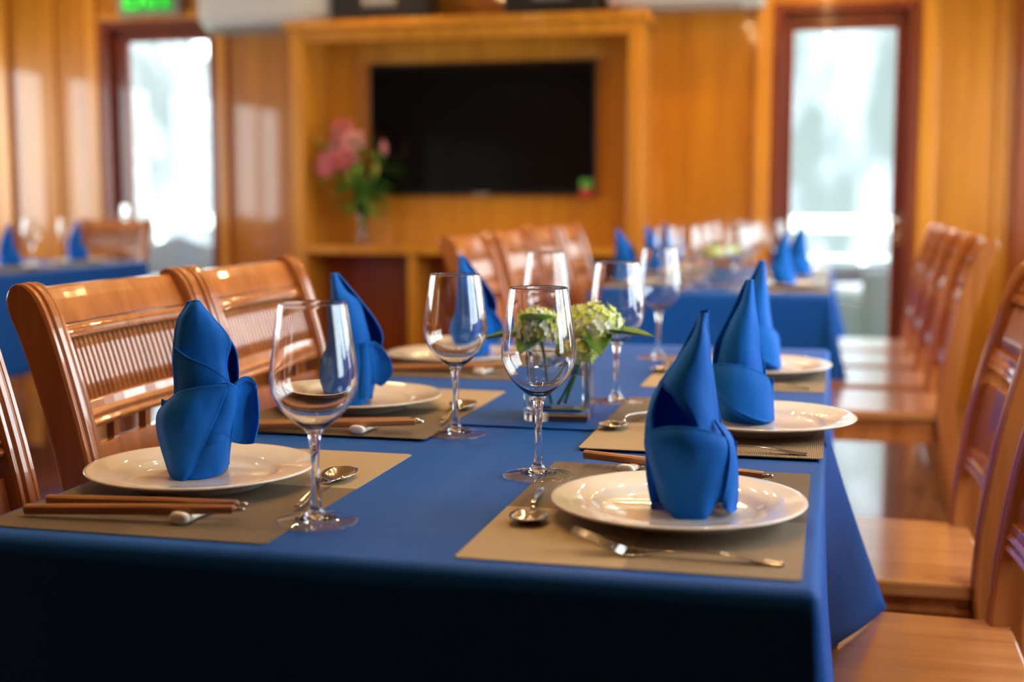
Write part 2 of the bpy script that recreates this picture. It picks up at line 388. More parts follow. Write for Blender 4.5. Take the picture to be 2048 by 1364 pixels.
# ================================================================== built-in television cabinet
cab = empty('television_cabinet', (0, 0, 0))
tag(cab, 'honey-coloured built-in wooden cabinet with recess for the television and open lower compartments', 'cabinet')
FX0, FX1, FY, ZT = -2.965, -0.992, 6.85, 2.01
for q0, q1 in ((FX0, FX0+0.075), (FX1-0.075, FX1)): MB().box(q0, q1, FY, WB-0.005, 0, ZT).build('side_panel', 'cabinet_wood', cab, bevel=0.004)
MB().box(FX0-0.03, FX1+0.03, FY-0.03, WB-0.005, ZT, ZT+0.045).build('top_panel', 'cabinet_wood', cab, bevel=0.006)
MB().box(FX0+0.075, FX1-0.075, FY+0.01, FY+0.035, ZT-0.07, ZT).build('top_rail', 'cabinet_wood', cab, bevel=0.004)
MB().box(FX0+0.075, FX1-0.075, WB-0.03, WB-0.005, 0.82, ZT).build('back_panel', 'cabinet_wood', cab)
MB().box(FX0+0.075, FX1-0.075, FY-0.02, WB-0.03, 0.775, 0.82).build('worktop', 'cabinet_wood', cab, bevel=0.005)
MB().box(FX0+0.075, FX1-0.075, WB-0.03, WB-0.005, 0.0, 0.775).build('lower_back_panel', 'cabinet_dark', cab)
MB().box(FX0+0.075, FX1-0.075, FY, WB-0.03, 0.0, 0.08).build('plinth', 'cabinet_wood', cab)
for x in (-2.265, -1.62): MB().box(x-0.022, x+0.022, FY+0.005, WB-0.03, 0.08, 0.775).build('divider', 'cabinet_wood', cab, bevel=0.003)
# television
tv = empty('television', (-1.94, 7.12, 1.47))
tag(tv, 'large black flat television, switched off, on the back of the wooden cabinet recess', 'television')
MB().box(-0.655, 0.655, 0.0, 0.045, -0.372, 0.372).build('television_casing', 'black_plastic', tv, bevel=0.006)
MB().box(-0.642, 0.642, -0.003, 0.001, -0.350, 0.358).build('screen', 'screen', tv)
MB().box(-0.05, 0.05, -0.002, 0.002, -0.366, -0.358).build('badge', 'dark_label', tv)
s = MB().box(-0.035, 0.035, -0.002, 0.002, 0.0, 0.055).build('energy_sticker', 'sticker_green', None, loc=(-1.335, 7.113, 1.135))
tag(s, 'small green and red sticker on the lower right corner of the black television', 'sticker')
MB().box(-0.035, 0.035, -0.002, 0.002, -0.045, 0.0).build('sticker_band', 'sticker_red', s)
# air conditioners
def aircon(x0, x1, z0, y0, y1, label, ventx):
    r = empty('air_conditioner', ((x0+x1)/2, y1, z0))
    tag(r, label, 'air conditioner', 'white wall air conditioners')
    w_ = (x1-x0)/2; d = y1-y0
    rings = []
    for x in (-w_, -w_+0.02, w_-0.02, w_):
        k = 0.012 if abs(x) > w_-0.01 else 0
        rings.append([(x, 0, 0+k), (x, -d*0.55, 0+k), (x, -d*0.85, 0.03+k), (x, -d+k, 0.08), (x, -d+k, 0.26-k), (x, -d*0.8, 0.29-k), (x, 0, 0.29-k)])
    MB().loft(rings, smooth=False).build('body', 'white_plastic', r, bevel=0.004)
    MB().box(ventx[0]-(x0+x1)/2, ventx[1]-(x0+x1)/2, -d*0.86, -d*0.30, -0.004, 0.012).build('louvre', 'grey_plastic', r)
    MB().box(w_*0.55, w_*0.8, -d-0.001, -d+0.004, 0.10, 0.105).build('display_bar', 'exit_green', r)
aircon(-3.56, -2.74, 2.035, 6.93, WB-0.005, 'white wall air conditioner above the left glass door side', (-3.50, -2.98))
aircon(-1.215, -0.385, 2.085, 6.97, WB-0.005, 'white wall air conditioner to the right of the cabinet top', (-1.12, -0.50))
# black speakers on the cabinet
for x0, x1, lb in ((-2.72, -2.17, 'black box speaker with pale lettering on left of the cabinet top'), (-1.74, -1.24, 'black box speaker with pale lettering on right of the cabinet top')):
    r = empty('speaker', ((x0+x1)/2, 6.98, ZT+0.045)); tag(r, lb, 'speaker', 'black speakers on the cabinet')
    hw = (x1-x0)/2
    MB().box(-hw, hw, -0.12, 0.12, 0.001, 0.26).build('speaker_case', 'black_plastic', r, bevel=0.008)
    q = MB()
    for k in range(9):
        xx = -0.09+k*0.022
        q.box(xx, xx+0.013, -0.125, -0.119, 0.085, 0.115 + (0.012 if k % 3 == 0 else 0))
    q.box(-0.095, 0.105, -0.1235, -0.119, 0.074, 0.079)
    q.build('lettering', 'dark_label', r)
# exit sign above the left door
ex = empty('exit_sign', (-3.985, 7.13, 2.165)); tag(ex, 'green illuminated exit sign above the left glass door', 'sign')
MB().box(-0.20, 0.20, 0.0, 0.065, 0.0, 0.20).build('sign_case', 'grey_plastic', ex, bevel=0.004)
MB().box(-0.165, 0.165, -0.004, 0.001, 0.02, 0.18).build('sign_panel', 'exit_green', ex)
tcu = bpy.data.curves.new('lettering', 'FONT'); tcu.body = 'EXIT'; tcu.size = 0.16; tcu.extrude = 0.001; tcu.align_x = 'CENTER'
to = bpy.data.objects.new('tmp', tcu); C.objects.link(to)
dg = bpy.context.evaluated_depsgraph_get(); me = bpy.data.meshes.new_from_object(to.evaluated_get(dg)); bpy.data.objects.remove(to)
me.materials.clear(); me.materials.append(MATS['exit_letters'])
lo = bpy.data.objects.new('lettering', me); C.objects.link(lo); lo.parent = ex; lo.location = (0, -0.006, 0.042); lo.rotation_euler = (R(90), 0, 0)

# ================================================================== outside
struct(MB().box(WL-2, 6, WB+0.12, 11.75, -0.10, -0.02).build('floor_outside', 'turf'))
def railing(x0, x1, label):
    r = empty('deck_railing', ((x0+x1)/2, 11.6, -0.05)); tag(r, label, 'railing', 'white deck railings')
    h = (x1-x0)/2
    MB().box(-h, h, -0.06, 0.06, 0.85, 0.97).build('handrail', 'rail_white', r, bevel=0.01)
    q = MB()
    for z in (0.62, 0.44): q.tube([(-h, 0, z), (h, 0, z)], 0.014, 8)
    q.build('lower_rails', 'rail_white', r)
    MB().box(-h, h, -0.04, 0.04, 0.02, 0.30).build('kick_board', 'rail_white', r, bevel=0.004)
    n = int((x1-x0)/1.1)+1
    for k in range(n):
        x = -h+0.03+k*(2*h-0.06)/(n-1); MB().box(x-0.03, x+0.03, -0.03, 0.03, 0.0, 0.86).build('post', 'rail_white', r)
railing(-6.45, -4.9, 'white railing of the deck seen through the left glass door')
railing(-2.0, 2.5, 'white railing of the deck seen through the right glass door')
def lounge(x, y, rz, label):
    r = empty('wicker_chair', (x, y, -0.02), rz); tag(r, label, 'outdoor chair', 'grey wicker chairs on the deck')
    MB().box(-0.32, 0.32, -0.30, 0.30, 0.08, 0.38).build('base', 'wicker_grey', r, bevel=0.03)
    for sx_ in (-1, 1):
        for sy_ in (-1, 1): MB().box(sx_*0.30-0.02, sx_*0.30+0.02, sy_*0.26-0.02, sy_*0.26+0.02, 0.0, 0.10).build('leg', 'wicker_grey', r)
    rings = [[(x_, 0.24+0.10*t, 0.36+0.42*t-0.25*t*abs(x_)/0.34*0.4) for x_ in (-0.34, -0.17, 0, 0.17, 0.34)] + [(x_, 0.32+0.10*t, 0.36+0.42*t-0.25*t*abs(x_)/0.34*0.4) for x_ in (0.34, 0.17, 0, -0.17, -0.34)] for t in (0, .5, 1)]
    MB().loft(rings, smooth=False).build('backrest', 'wicker_grey', r, bevel=0.01)
    for sx_ in (-1, 1): MB().box(sx_*0.34-0.045, sx_*0.34+0.045, -0.30, 0.30, 0.08, 0.60).build('armrest', 'wicker_grey', r, bevel=0.03)
    MB().box(-0.28, 0.28, -0.28, 0.22, 0.385, 0.47).build('cushion', 'cushion', r, bevel=0.03)
lounge(0.30, 9.9, R(-60), 'grey wicker lounge chair outside behind the right glass door')
lounge(-5.15, 9.6, R(30), 'grey wicker lounge chair outside behind the left glass door')
struct(MB().box(-150, 150, 11.8, 300, -2.2, -2.0).build('floor_sea', 'sea'))
# limestone hills
def hill(name, cx, cy, wx, wy, h, seed, sk=0):
    rnd = random.Random(seed); n = 36; v = []; f = []
    ph = [(rnd.uniform(0.1, 0.9), rnd.uniform(0.1, 0.9), rnd.uniform(0, 6.28), rnd.uniform(0.05, 0.16)) for _ in range(10)]
    for i in range(n+1):
        for j in range(n+1):
            u = i/n*2-1; t = j/n*2-1
            x = cx+u*wx; y = cy+t*wy
            e = max(0, 1-abs(u)**3.2)*max(0, 1-abs(t)**4)
            nz = sum(a*math.sin(p*x*0.9+q*y*0.7+c) for p, q, c, a in ph)
            z = -2.1+h*e**0.7*(1+0.35*nz)*(1+sk*u)
            v.append((x, y+0.8*math.sin(z*0.7+x*0.3), z))
    for i in range(n):
        for j in range(n): f.append((i*(n+1)+j, (i+1)*(n+1)+j, (i+1)*(n+1)+j+1, i*(n+1)+j+1))
    struct(MB().add(v, f, True).build(name, 'limestone'))
hill('hill_1', -34.5, 46, 13.0, 9, 13, 3, -0.12)
hill('hill_2', 4, 48, 16, 9, 19, 5, 0.05)

# ================================================================== tables and cloths
def dining_table(x0, x1, y0, y1, label, group):
    r = empty('dining_table', ((x0+x1)/2, (y0+y1)/2, 0)); tag(r, label, 'table', group)
    a, c = (x1-x0)/2-0.006, (y1-y0)/2-0.006
    MB().box(-a, a, -c, c, T-0.034, T-0.004).build('tabletop', 'chair_wood', r, bevel=0.004)
    MB().box(-a+0.05, a-0.05, -c+0.05, c-0.05, T-0.11, T-0.034).build('apron', 'chair_wood', r)
    for sx_ in (-1, 1):
        for sy_ in (-1, 1):
            MB().box(sx_*(a-0.07)-0.03, sx_*(a-0.07)+0.03, sy_*(c-0.07)-0.03, sy_*(c-0.07)+0.03, 0.0, T-0.034).build('leg', 'chair_wood', r, bevel=0.004)
def cloth(name, x0, x1, y0, y1, z, drop, ends, label, group, flare=0.02, corner=0.06, seed=1, cdrop=0.10, m='table_cloth', phase=0.0):
    """cloth over a table; ends: 'near'/'far' says which short side hangs too. Free side corners flare out and hang lower."""
    rr = 0.012; path = []
    def arc(cx, cy, a0, a1):
        for k in range(7):
            a = R(a0+(a1-a0)*k/6); path.append((cx+rr*math.cos(a), cy+rr*math.sin(a), math.cos(a), math.sin(a)))
    def line(p, q, nx, ny, step=0.02):
        d = math.hypot(q[0]-p[0], q[1]-p[1]); n = max(2, int(d/step))
        for k in range(1, n): path.append((p[0]+(q[0]-p[0])*k/n, p[1]+(q[1]-p[1])*k/n, nx, ny))
    e = 0.006; X0, X1, Y0, Y1 = x0-e, x1+e, y0-e, y1+e
    if ends == 'near':
        path.append((X1, y1, 1, 0)); line((X1, y1), (X1, Y0+rr), 1, 0); arc(X1-rr, Y0+rr, 0, -90); line((X1-rr, Y0), (X0+rr, Y0), 0, -1); arc(X0+rr, Y0+rr, -90, -180); line((X0, Y0+rr), (X0, y1), -1, 0); path.append((X0, y1, -1, 0))
        closed = False
    elif ends == 'far':
        path.append((X0, y0, -1, 0)); line((X0, y0), (X0, Y1-rr), -1, 0); arc(X0+rr, Y1-rr, 180, 90); line((X0+rr, Y1), (X1-rr, Y1), 0, 1); arc(X1-rr, Y1-rr, 90, 0); line((X1, Y1-rr), (X1, y0), 1, 0); path.append((X1, y0, 1, 0))
        closed = False
    else:
        line((X1, Y1-rr), (X1, Y0+rr), 1, 0); arc(X1-rr, Y0+rr, 0, -90); line((X1-rr, Y0), (X0+rr, Y0), 0, -1); arc(X0+rr, Y0+rr, -90, -180); line((X0, Y0+rr), (X0, Y1-rr), -1, 0); arc(X0+rr, Y1-rr, 180, 90); line((X0+rr, Y1), (X1-rr, Y1), 0, 1); arc(X1-rr, Y1-rr, 90, 0)
        closed = True
    rnd = random.Random(seed); ph = [rnd.uniform(0, 6.28) for _ in range(4)]
    n = len(path); dist = [0]
    for a, b_ in zip(path, path[1:]): dist.append(dist[-1]+math.hypot(a[0]-b_[0], a[1]-b_[1]))
    tot = dist[-1]
    rows = []; K = 14
    rim = [(0.012, 0.0), (0.008, 0.001), (0.004, 0.0035), (0.0, 0.009)]
    for ins, dz in rim: rows.append([(p[0]-p[2]*ins, p[1]-p[3]*ins, z-dz) for p in path])
    for k in range(1, K+1):
        t = k/K; row = []
        for i, p in enumerate(path):
            s_ = dist[i]; wv = 0.5+0.5*math.sin(s_*9.0+ph[0]+phase)*0.7+0.3*math.sin(s_*21+ph[1])*0.5
            iscorner = abs(p[2]*p[3]) > 0.05
            fl = flare*t**1.2*max(wv, 0.02)
            dd = drop*t
            if iscorner: fl += corner*t**1.3*0.5; dd = (drop+cdrop*0.4)*t
            if not closed:
                e_ = min(s_, tot-s_)
                q = max(0, 1-e_/0.30)
                fl += corner*t**1.1*q**1.5; dd += cdrop*t*q**2
                # corner swings toward the open end
            row.append((p[0]+p[2]*fl, p[1]+p[3]*fl, z-0.009-dd))
        rows.append(row)
    b = MB()
    vs_ = [q for r_ in rows for q in r_]; fs = []
    for i in range(len(rows)-1):
        for j in range(n if closed else n-1):
            k = (j+1) % n; fs.append((i*n+j, i*n+k, (i+1)*n+k, (i+1)*n+j))
    b.add(vs_, fs, True); b.add(rows[0], [tuple(range(n))], False)
    # weld the top to the first skirt row
    o = b.build(name, m)
    bm = bmesh.new(); bm.from_mesh(o.data); bmesh.ops.remove_doubles(bm, verts=bm.verts, dist=1e-5); bmesh.ops.recalc_face_normals(bm, faces=bm.faces); bm.to_mesh(o.data); bm.free()
    sd = o.modifiers.new('thick', 'SOLIDIFY'); sd.thickness = 0.0012; sd.offset = -1
    tag(o, label, 'tablecloth', group)
    return o
TX0, TX1 = -0.862, -0.008
dining_table(TX0, TX1, 1.125, 2.035, 'wooden table under the front blue tablecloth, nearest the camera', 'dining tables under blue cloths')
dining_table(TX0, TX1, 2.045, 2.955, 'wooden table under the blue cloth behind the vase', 'dining tables under blue cloths')
cloth('tablecloth', TX0, TX1, 1.125, 2.03, T, 0.275, 'near', 'royal blue tablecloth over the front end of the nearest table', 'blue tablecloths', flare=0.03, corner=0.075, cdrop=0.008, phase=1.0)
cloth('tablecloth', TX0, TX1, 1.835, 2.955, T+0.003, 0.275, 'far', 'second royal blue tablecloth, its front hem crossing under the square flower vase', 'blue tablecloths', flare=0.02, corner=0.02, cdrop=0.02, seed=4)
FT0 = 4.66
dining_table(TX0, TX1, FT0, FT0+1.8, 'wooden table under the far blue tablecloth in front of the right door', 'dining tables under blue cloths')
cloth('tablecloth', TX0, TX1, FT0, FT0+1.8, T, 0.32, 'both', 'royal blue tablecloth on the far table in front of the right door', 'blue tablecloths', flare=0.03, corner=0.16, cdrop=0.22, seed=6)
LX0, LX1 = -4.43, -3.57
dining_table(LX0, LX1, 4.4, 6.3, 'wooden table under the blue cloth at the far left', 'dining tables under blue cloths')
cloth('tablecloth', LX0, LX1, 4.4, 6.3, T, 0.45, 'both', 'dark blue tablecloth on the table at the far left by the left door', 'blue tablecloths', flare=0.03, corner=0.2, cdrop=0.25, seed=9)

# ================================================================== chairs
def make_chair():
    """local: person faces +x, origin on the floor under the back posts; width along y"""
    r = empty('dining_chair')
    CL = [(-0.075, 0.0), (-0.035, 0.22), (0.0, 0.42), (0.0, 0.50), (-0.010, 0.60), (-0.030, 0.72), (-0.055, 0.82), (-0.080, 0.90), (-0.096, 0.938), (-0.106, 0.956), (-0.111, 0.964), (-0.114, 0.968)]
    HW = [0.018, 0.021, 0.024, 0.025, 0.025, 0.025, 0.025, 0.026, 0.026, 0.021, 0.014, 0.004]
    pts = spline([(x, 0, z) for x, z in CL], 36); hws = spline([(h, 0, 0) for h in HW], 36)
    def at(z):
        for a, b_ in zip(pts, pts[1:]):
            if a.z <= z <= b_.z: return a.x+(b_.x-a.x)*(z-a.z)/(b_.z-a.z)
        return pts[-1].x
    prof = [(1, -1), (1, -0.62), (0.86, -0.55), (0.86, -0.45), (1.08, -0.36), (1.14, 0), (1.08, 0.36), (0.86, 0.45), (0.86, 0.55), (1, 0.62), (1, 1), (0.8, 1.1), (-0.8, 1.1), (-1, 1), (-1, -1), (-0.8, -1.1), (0.8, -1.1)]
    for sy_ in (-1, 1):
        rings = []
        for i, p in enumerate(pts):
            d = (pts[min(i+1, 36)]-pts[max(i-1, 0)]).normalized(); nx = Vector((d.z, 0, -d.x)); h = hws[i].x
            rings.append([p+nx*a*h+Vector((0, sy_*0.203+c*0.019, 0)) for a, c in prof])
        MB().loft(rings, smooth=False).build('back_post', 'chair_wood', r, bevel=0.0015)
    def rail(name, z0, z1, th, bow=0.012, m='chair_wood', mould=False, w_=0.186, off=0.0):
        rings = []
        for k in range(13):
            y = -w_+2*w_*k/12; bx_ = -bow*(1-(y/w_)**2)+off
            ring = []
            nz = 6
            for q in range(nz+1): z = z0+(z1-z0)*q/nz; ring.append((at(z)+bx_+th/2+(0.005 if mould and q in (1, 3) else 0), y, z))
            for q in range(nz, -1, -1): z = z0+(z1-z0)*q/nz; ring.append((at(z)+bx_-th/2, y, z))
            rings.append(ring)
        return MB().loft(rings, smooth=False).build(name, m, r, bevel=0.002)
    rail('top_rail', 0.912, 0.962, 0.022)
    rail('upper_moulding', 0.893, 0.911, 0.028, mould=True)
    # reeded panel
    rings = MB(); w_ = 0.186; n = 26
    for k in range(n):
        y = -w_+2*w_*(k+0.5)/n; bx_ = -0.012*(1-(y/w_)**2)
        col = [(at(z)+bx_+0.0005, y, z) for z in (0.805, 0.827, 0.85, 0.872, 0.895)]
        rings.tube(col, 0.0062, 10)
    rings.box(-0.0, 0.001, -0.001, 0.001, 0.85, 0.851, Matrix.Translation((at(0.85)-0.01, 0, 0)))
    q = []
    for k in range(13):
        y = -w_+2*w_*k/12; bx_ = -0.012*(1-(y/w_)**2)-0.004
        q.append([(at(z)+bx_, y, z) for z in (0.80, 0.83, 0.865, 0.898)]+[(at(z)+bx_-0.004, y, z) for z in (0.898, 0.865, 0.83, 0.80)])
    rings.loft(q, smooth=False)
    rings.build('reeded_panel', 'chair_wood', r)
    rail('middle_rail', 0.768, 0.806, 0.030, mould=True)
    for y in (-0.09, 0.0, 0.09): MB().box(at(0.755)-0.016, at(0.755)-0.004, y-0.008, y+0.008, 0.738, 0.772).build('spindle', 'chair_wood', r)
    rail('lower_panel', 0.615, 0.742, 0.016)
    rail('lower_rail', 0.572, 0.617, 0.030, mould=True)
    # seat board with cut back corners and rounded front
    o_ = [(-0.005, -0.175), (0.03, -0.215), (0.30, -0.225), (0.37, -0.215), (0.405, -0.17), (0.415, 0), (0.405, 0.17), (0.37, 0.215), (0.30, 0.225), (0.03, 0.215), (-0.005, 0.175)]
    MB().loft([[(x, y, z) for x, y in o_] for z in (0.432, 0.46)], smooth=False).build('seat', 'seat_wood', r, bevel=0.006, seg=3)
    b_ = MB().box(0.03, 0.375, -0.200, -0.180, 0.362, 0.432).box(0.03, 0.375, 0.180, 0.200, 0.362, 0.432).box(0.355, 0.375, -0.18, 0.18, 0.362, 0.432).box(0.01, 0.03, -0.18, 0.18, 0.362, 0.432)
    b_.box(0.03, 0.38, -0.205, -0.20, 0.405, 0.416).box(0.03, 0.38, 0.20, 0.205, 0.405, 0.416)
    b_.build('apron', 'chair_wood', r, bevel=0.002)
    for sy_ in (-1, 1):
        prof_ = [(0.022, 0.0), (0.016, 0.02), (0.018, 0.06), (0.024, 0.20), (0.026, 0.27), (0.018, 0.285), (0.026, 0.30), (0.026, 0.432)]
        MB().lathe([(0, 0)]+prof_+[(0, 0.432)], 0.352, sy_*0.18, 0, 16).build('front_leg', 'chair_wood', r)
    return r
def chair(x, y, rz, label, group): return inst('chair', make_chair, (x, y, 0), rz, label, 'chair', group)
GL, GR = 'chairs along the left side of the nearest table', 'chairs along the right side of the nearest table'
chair(-0.965, 1.767, 0, 'wooden slat-back chair behind the front left plate, back fully in view', GL)
chair(-0.965, 1.205, 0, 'wooden chair cut by the left frame edge, only its moulded post showing', GL)
chair(-0.965, 2.225, 0, 'wooden slat-back chair second along the left side, between the first chair and the cabinet', GL)
chair(0.265, 1.79, PI, 'wooden chair nearest the camera at the lower right corner', GR)
chair(0.262, 2.395, PI, 'wooden chair second from front on the right with dark panel back and pale seat', GR)
GF, GFR = 'chairs left of the far table', 'chairs right of the far table'
for y, lb in ((4.12, 'wooden chair nearest of the row left of the far table'), (4.68, 'wooden chair second of the row left of the far table'), (5.21, 'wooden chair third of the row left of the far table'), (5.74, 'wooden chair last of the row left of the far table')):
    chair(-1.075, y, 0, lb, GF)
for y, lb in ((4.17, 'wooden chair nearest of the row right of the far table, in front of the wall'), (4.73, 'wooden chair second of the row right of the far table'), (5.27, 'wooden chair third of the row right of the far table'), (5.81, 'wooden chair last of the row right of the far table, by the door')):
    chair(0.335, y, PI, lb, GFR)
chair(-3.93, 6.50, -PI/2, 'wooden slat-back chair at the end of the far left table by the left door', None)

# ================================================================== tableware
def make_mat():
    o = MB()
    a, c, q = 0.16, 0.23, 0.004
    out_ = [(-a+q, -c), (a-q, -c), (a, -c+q), (a, c-q), (a-q, c), (-a+q, c), (-a, c-q), (-a, -c+q)]
    return o.loft([[(x, y, z) for x, y in out_] for z in (0.0, 0.0012)], smooth=False).build('placemat', 'placemat_weave')
def make_plate():
    p = [(0, 0.0035), (0.070, 0.0035), (0.074, 0.0), (0.078, 0.0), (0.080, 0.0045), (0.100, 0.011), (0.120, 0.0155), (0.1335, 0.0195), (0.1350, 0.0208), (0.1340, 0.0222), (0.130, 0.0220), (0.112, 0.0192), (0.094, 0.0160), (0.088, 0.0130), (0.083, 0.0090), (0.076, 0.0075), (0, 0.0072)]
    return MB().lathe(p, n=96).build('dinner_plate', 'porcelain')
def make_glass():
    outer = [(0.0, 0.0), (0.030, 0.0), (0.0425, 0.0006), (0.0435, 0.0015), (0.0425, 0.0026), (0.034, 0.0036), (0.022, 0.0052), (0.012, 0.0085), (0.0075, 0.014), (0.0055, 0.022), (0.0045, 0.035), (0.0042, 0.05), (0.0045, 0.068), (0.0055, 0.084), (0.0072, 0.094), (0.0105, 0.0985), (0.0185, 0.105), (0.0275, 0.113), (0.036, 0.123), (0.0425, 0.135), (0.0452, 0.147), (0.0450, 0.158), (0.0432, 0.175), (0.0405, 0.195), (0.0375, 0.215), (0.0352, 0.2295)]
    inner = [(0.0350, 0.2304), (0.0344, 0.2304), (0.0342, 0.2295), (0.0366, 0.215), (0.0396, 0.195), (0.0422, 0.175), (0.0440, 0.158), (0.0441, 0.147), (0.0414, 0.1358), (0.0350, 0.1242), (0.0265, 0.1145), (0.0170, 0.1070), (0.0085, 0.1030), (0, 0.1020)]
    def dense(l):
        k = [(a, 0, z) for a, z in l]; r_ = spline(k, (len(k)-1)*3); return [(max(p.x, 0), p.z) for p in r_]
    r = empty('wine_glass'); o2 = dense(outer[1:]); i2 = dense(inner[1:])
    ft = [p for p in o2 if p[1] <= 0.0052]; st = [p for p in o2 if 0.0052 < p[1] <= 0.100]; bw = [p for p in o2 if p[1] > 0.100]
    MB().lathe([(0, 0)]+ft+[(0, 0.0052)], n=64).build('foot', 'crystal', r)
    MB().lathe([(0, 0.0054), (0.021, 0.0054)]+st+[(0, 0.1004)], n=40).build('stem', 'glass', r)
    MB().lathe([(0, 0.1006)]+bw+[inner[0]]+i2, n=64).build('bowl', 'glass', r)
    return r
def make_chopstick():
    r = empty('chopstick')
    b = MB(); rings = []
    for x in (0, 0.02, 0.15, 0.232): s_ = 0.0052 if x < 0.16 else 0.0042; rings.append([(x, s_*a, s_*c) for a, c in ((-1, -0.6), (-0.6, -1), (0.6, -1), (1, -0.6), (1, 0.6), (0.6, 1), (-0.6, 1), (-1, 0.6))])
    b.loft(rings, smooth=False).build('shaft', 'chopstick_wood', r)
    MB().tube([(0.232, 0, 0), (0.244, 0, 0)], [0.0030, 0.0022], 10).build('tip', 'steel', r)['label'] = 'silver tip'
    return r
def make_rest():
    rings = []
    for x, hy, z1 in ((-0.031, 0.011, 0.0125), (-0.026, 0.0135, 0.0150), (-0.014, 0.010, 0.0085), (0, 0.0075, 0.0070), (0.014, 0.010, 0.0085), (0.026, 0.0135, 0.0150), (0.031, 0.011, 0.0125)):
        rings.append([(x, -hy, 0), (x, hy, 0), (x, hy*0.95, z1*0.8), (x, hy*0.4, z1), (x, -hy*0.4, z1), (x, -hy*0.95, z1*0.8)])
    return MB().loft(rings).build('chopstick_rest', 'rest_white', sub=2)
def make_spoon(Ln=0.20, bw=0.022, bl=0.068):
    rows = []
    hz = [(0.0, 0.0035, 0.006), (0.02, 0.0045, 0.0065), (0.05, 0.0035, 0.010), (0.09, 0.0024, 0.012), (Ln-bl-0.012, 0.0020, 0.006), (Ln-bl, 0.0035, 0.0055)]
    for x, hw, z in hz: rows.append([(x, hw*u, z+0.0003*(1-abs(u))) for u in (-1, -0.5, 0, 0.5, 1)])
    for k in range(1, 9):
        t = k/8; x = Ln-bl+bl*t; hw = bw*math.sqrt(max(0.0, 1-(2*t-1.06)**2/1.13))*(0.92+0.08*t) if t < 1 else 0.003
        hw = max(hw, 0.003); dp = 0.0085*math.sin(PI*min(1, t*0.92+0.05))
        rows.append([(x, hw*u, 0.0075+0.001*t-dp*(1-u*u)*(hw/bw)) for u in (-1, -0.5, 0, 0.5, 1)])
    return MB().sheet(rows, 8, 60, 0.0014).build('spoon', 'steel')
def make_fork(Ln=0.20):
    rows = []
    for x, hw, z in ((0.0, 0.0050, 0.0015), (0.02, 0.0058, 0.0025), (0.06, 0.004, 0.008), (0.10, 0.0030, 0.007), (0.125, 0.0032, 0.003), (0.138, 0.010, 0.0015), (0.150, 0.0125, 0.003)):
        rows.append([(x, hw*u, z) for u in (-1, -0.5, 0, 0.5, 1)])
    b = MB().sheet(rows, 8, 40, 0.0014)
    for k in range(4):
        y = -0.0098+k*0.00653
        b.tube([(0.149, y, 0.003), (0.165, y, 0.008), (0.185, y, 0.016), (Ln, y*0.95, 0.021)], [0.0024, 0.0022, 0.0018, 0.0010], 6, flat=0.6)
    return b.build('fork', 'steel')

# folded napkins: traced folds, in centimetres, x to the viewer's right, y away, z up
def nrows(rows, xc, yb, s, k):
    o = []
    for r_ in rows:
        q = []
        for px, py, d in r_:
            z = (yb-py-k*d)/s; q.append((((px-xc)/s)*0.01, (d-3.5)*0.01, max(z, 0.04)*0.01))
        o.append(q)
    return o
def back_body(xl, xr, ytop, ybot, xc, df=3.3, dm=8.0):
    return [[(xr+2, ytop, df), (xr-6, ytop, (df+dm)/2+1), ((xl+xr)/2, ytop, dm), (xl+6, ytop, (df+dm)/2+1), (xl-2, ytop, df)],
            [(xr+2, (ytop+ybot)/2, df), (xr-6, (ytop+ybot)/2, (df+dm)/2+1), ((xl+xr)/2, (ytop+ybot)/2, dm), (xl+6, (ytop+ybot)/2, (df+dm)/2+1), (xl-2, (ytop+ybot)/2, df)],
            [(xr-6, ybot, df), (xr-10, ybot, (df+dm)/2+1), ((xl+xr)/2, ybot, dm), (xl+14, ybot, (df+dm)/2+1), (xl+10, ybot, df)]]
def napkin(sheets, xc, yb, s, k):
    b = MB()
    for sh in sheets: b.sheet(nrows(sh, xc, yb, s, k), 30, 40, 0.0012, wr=0.0022)
    return b.build('folded_napkin', 'napkin_cloth')
def row(y, *p): return [(a, y, d) for a, d in p]
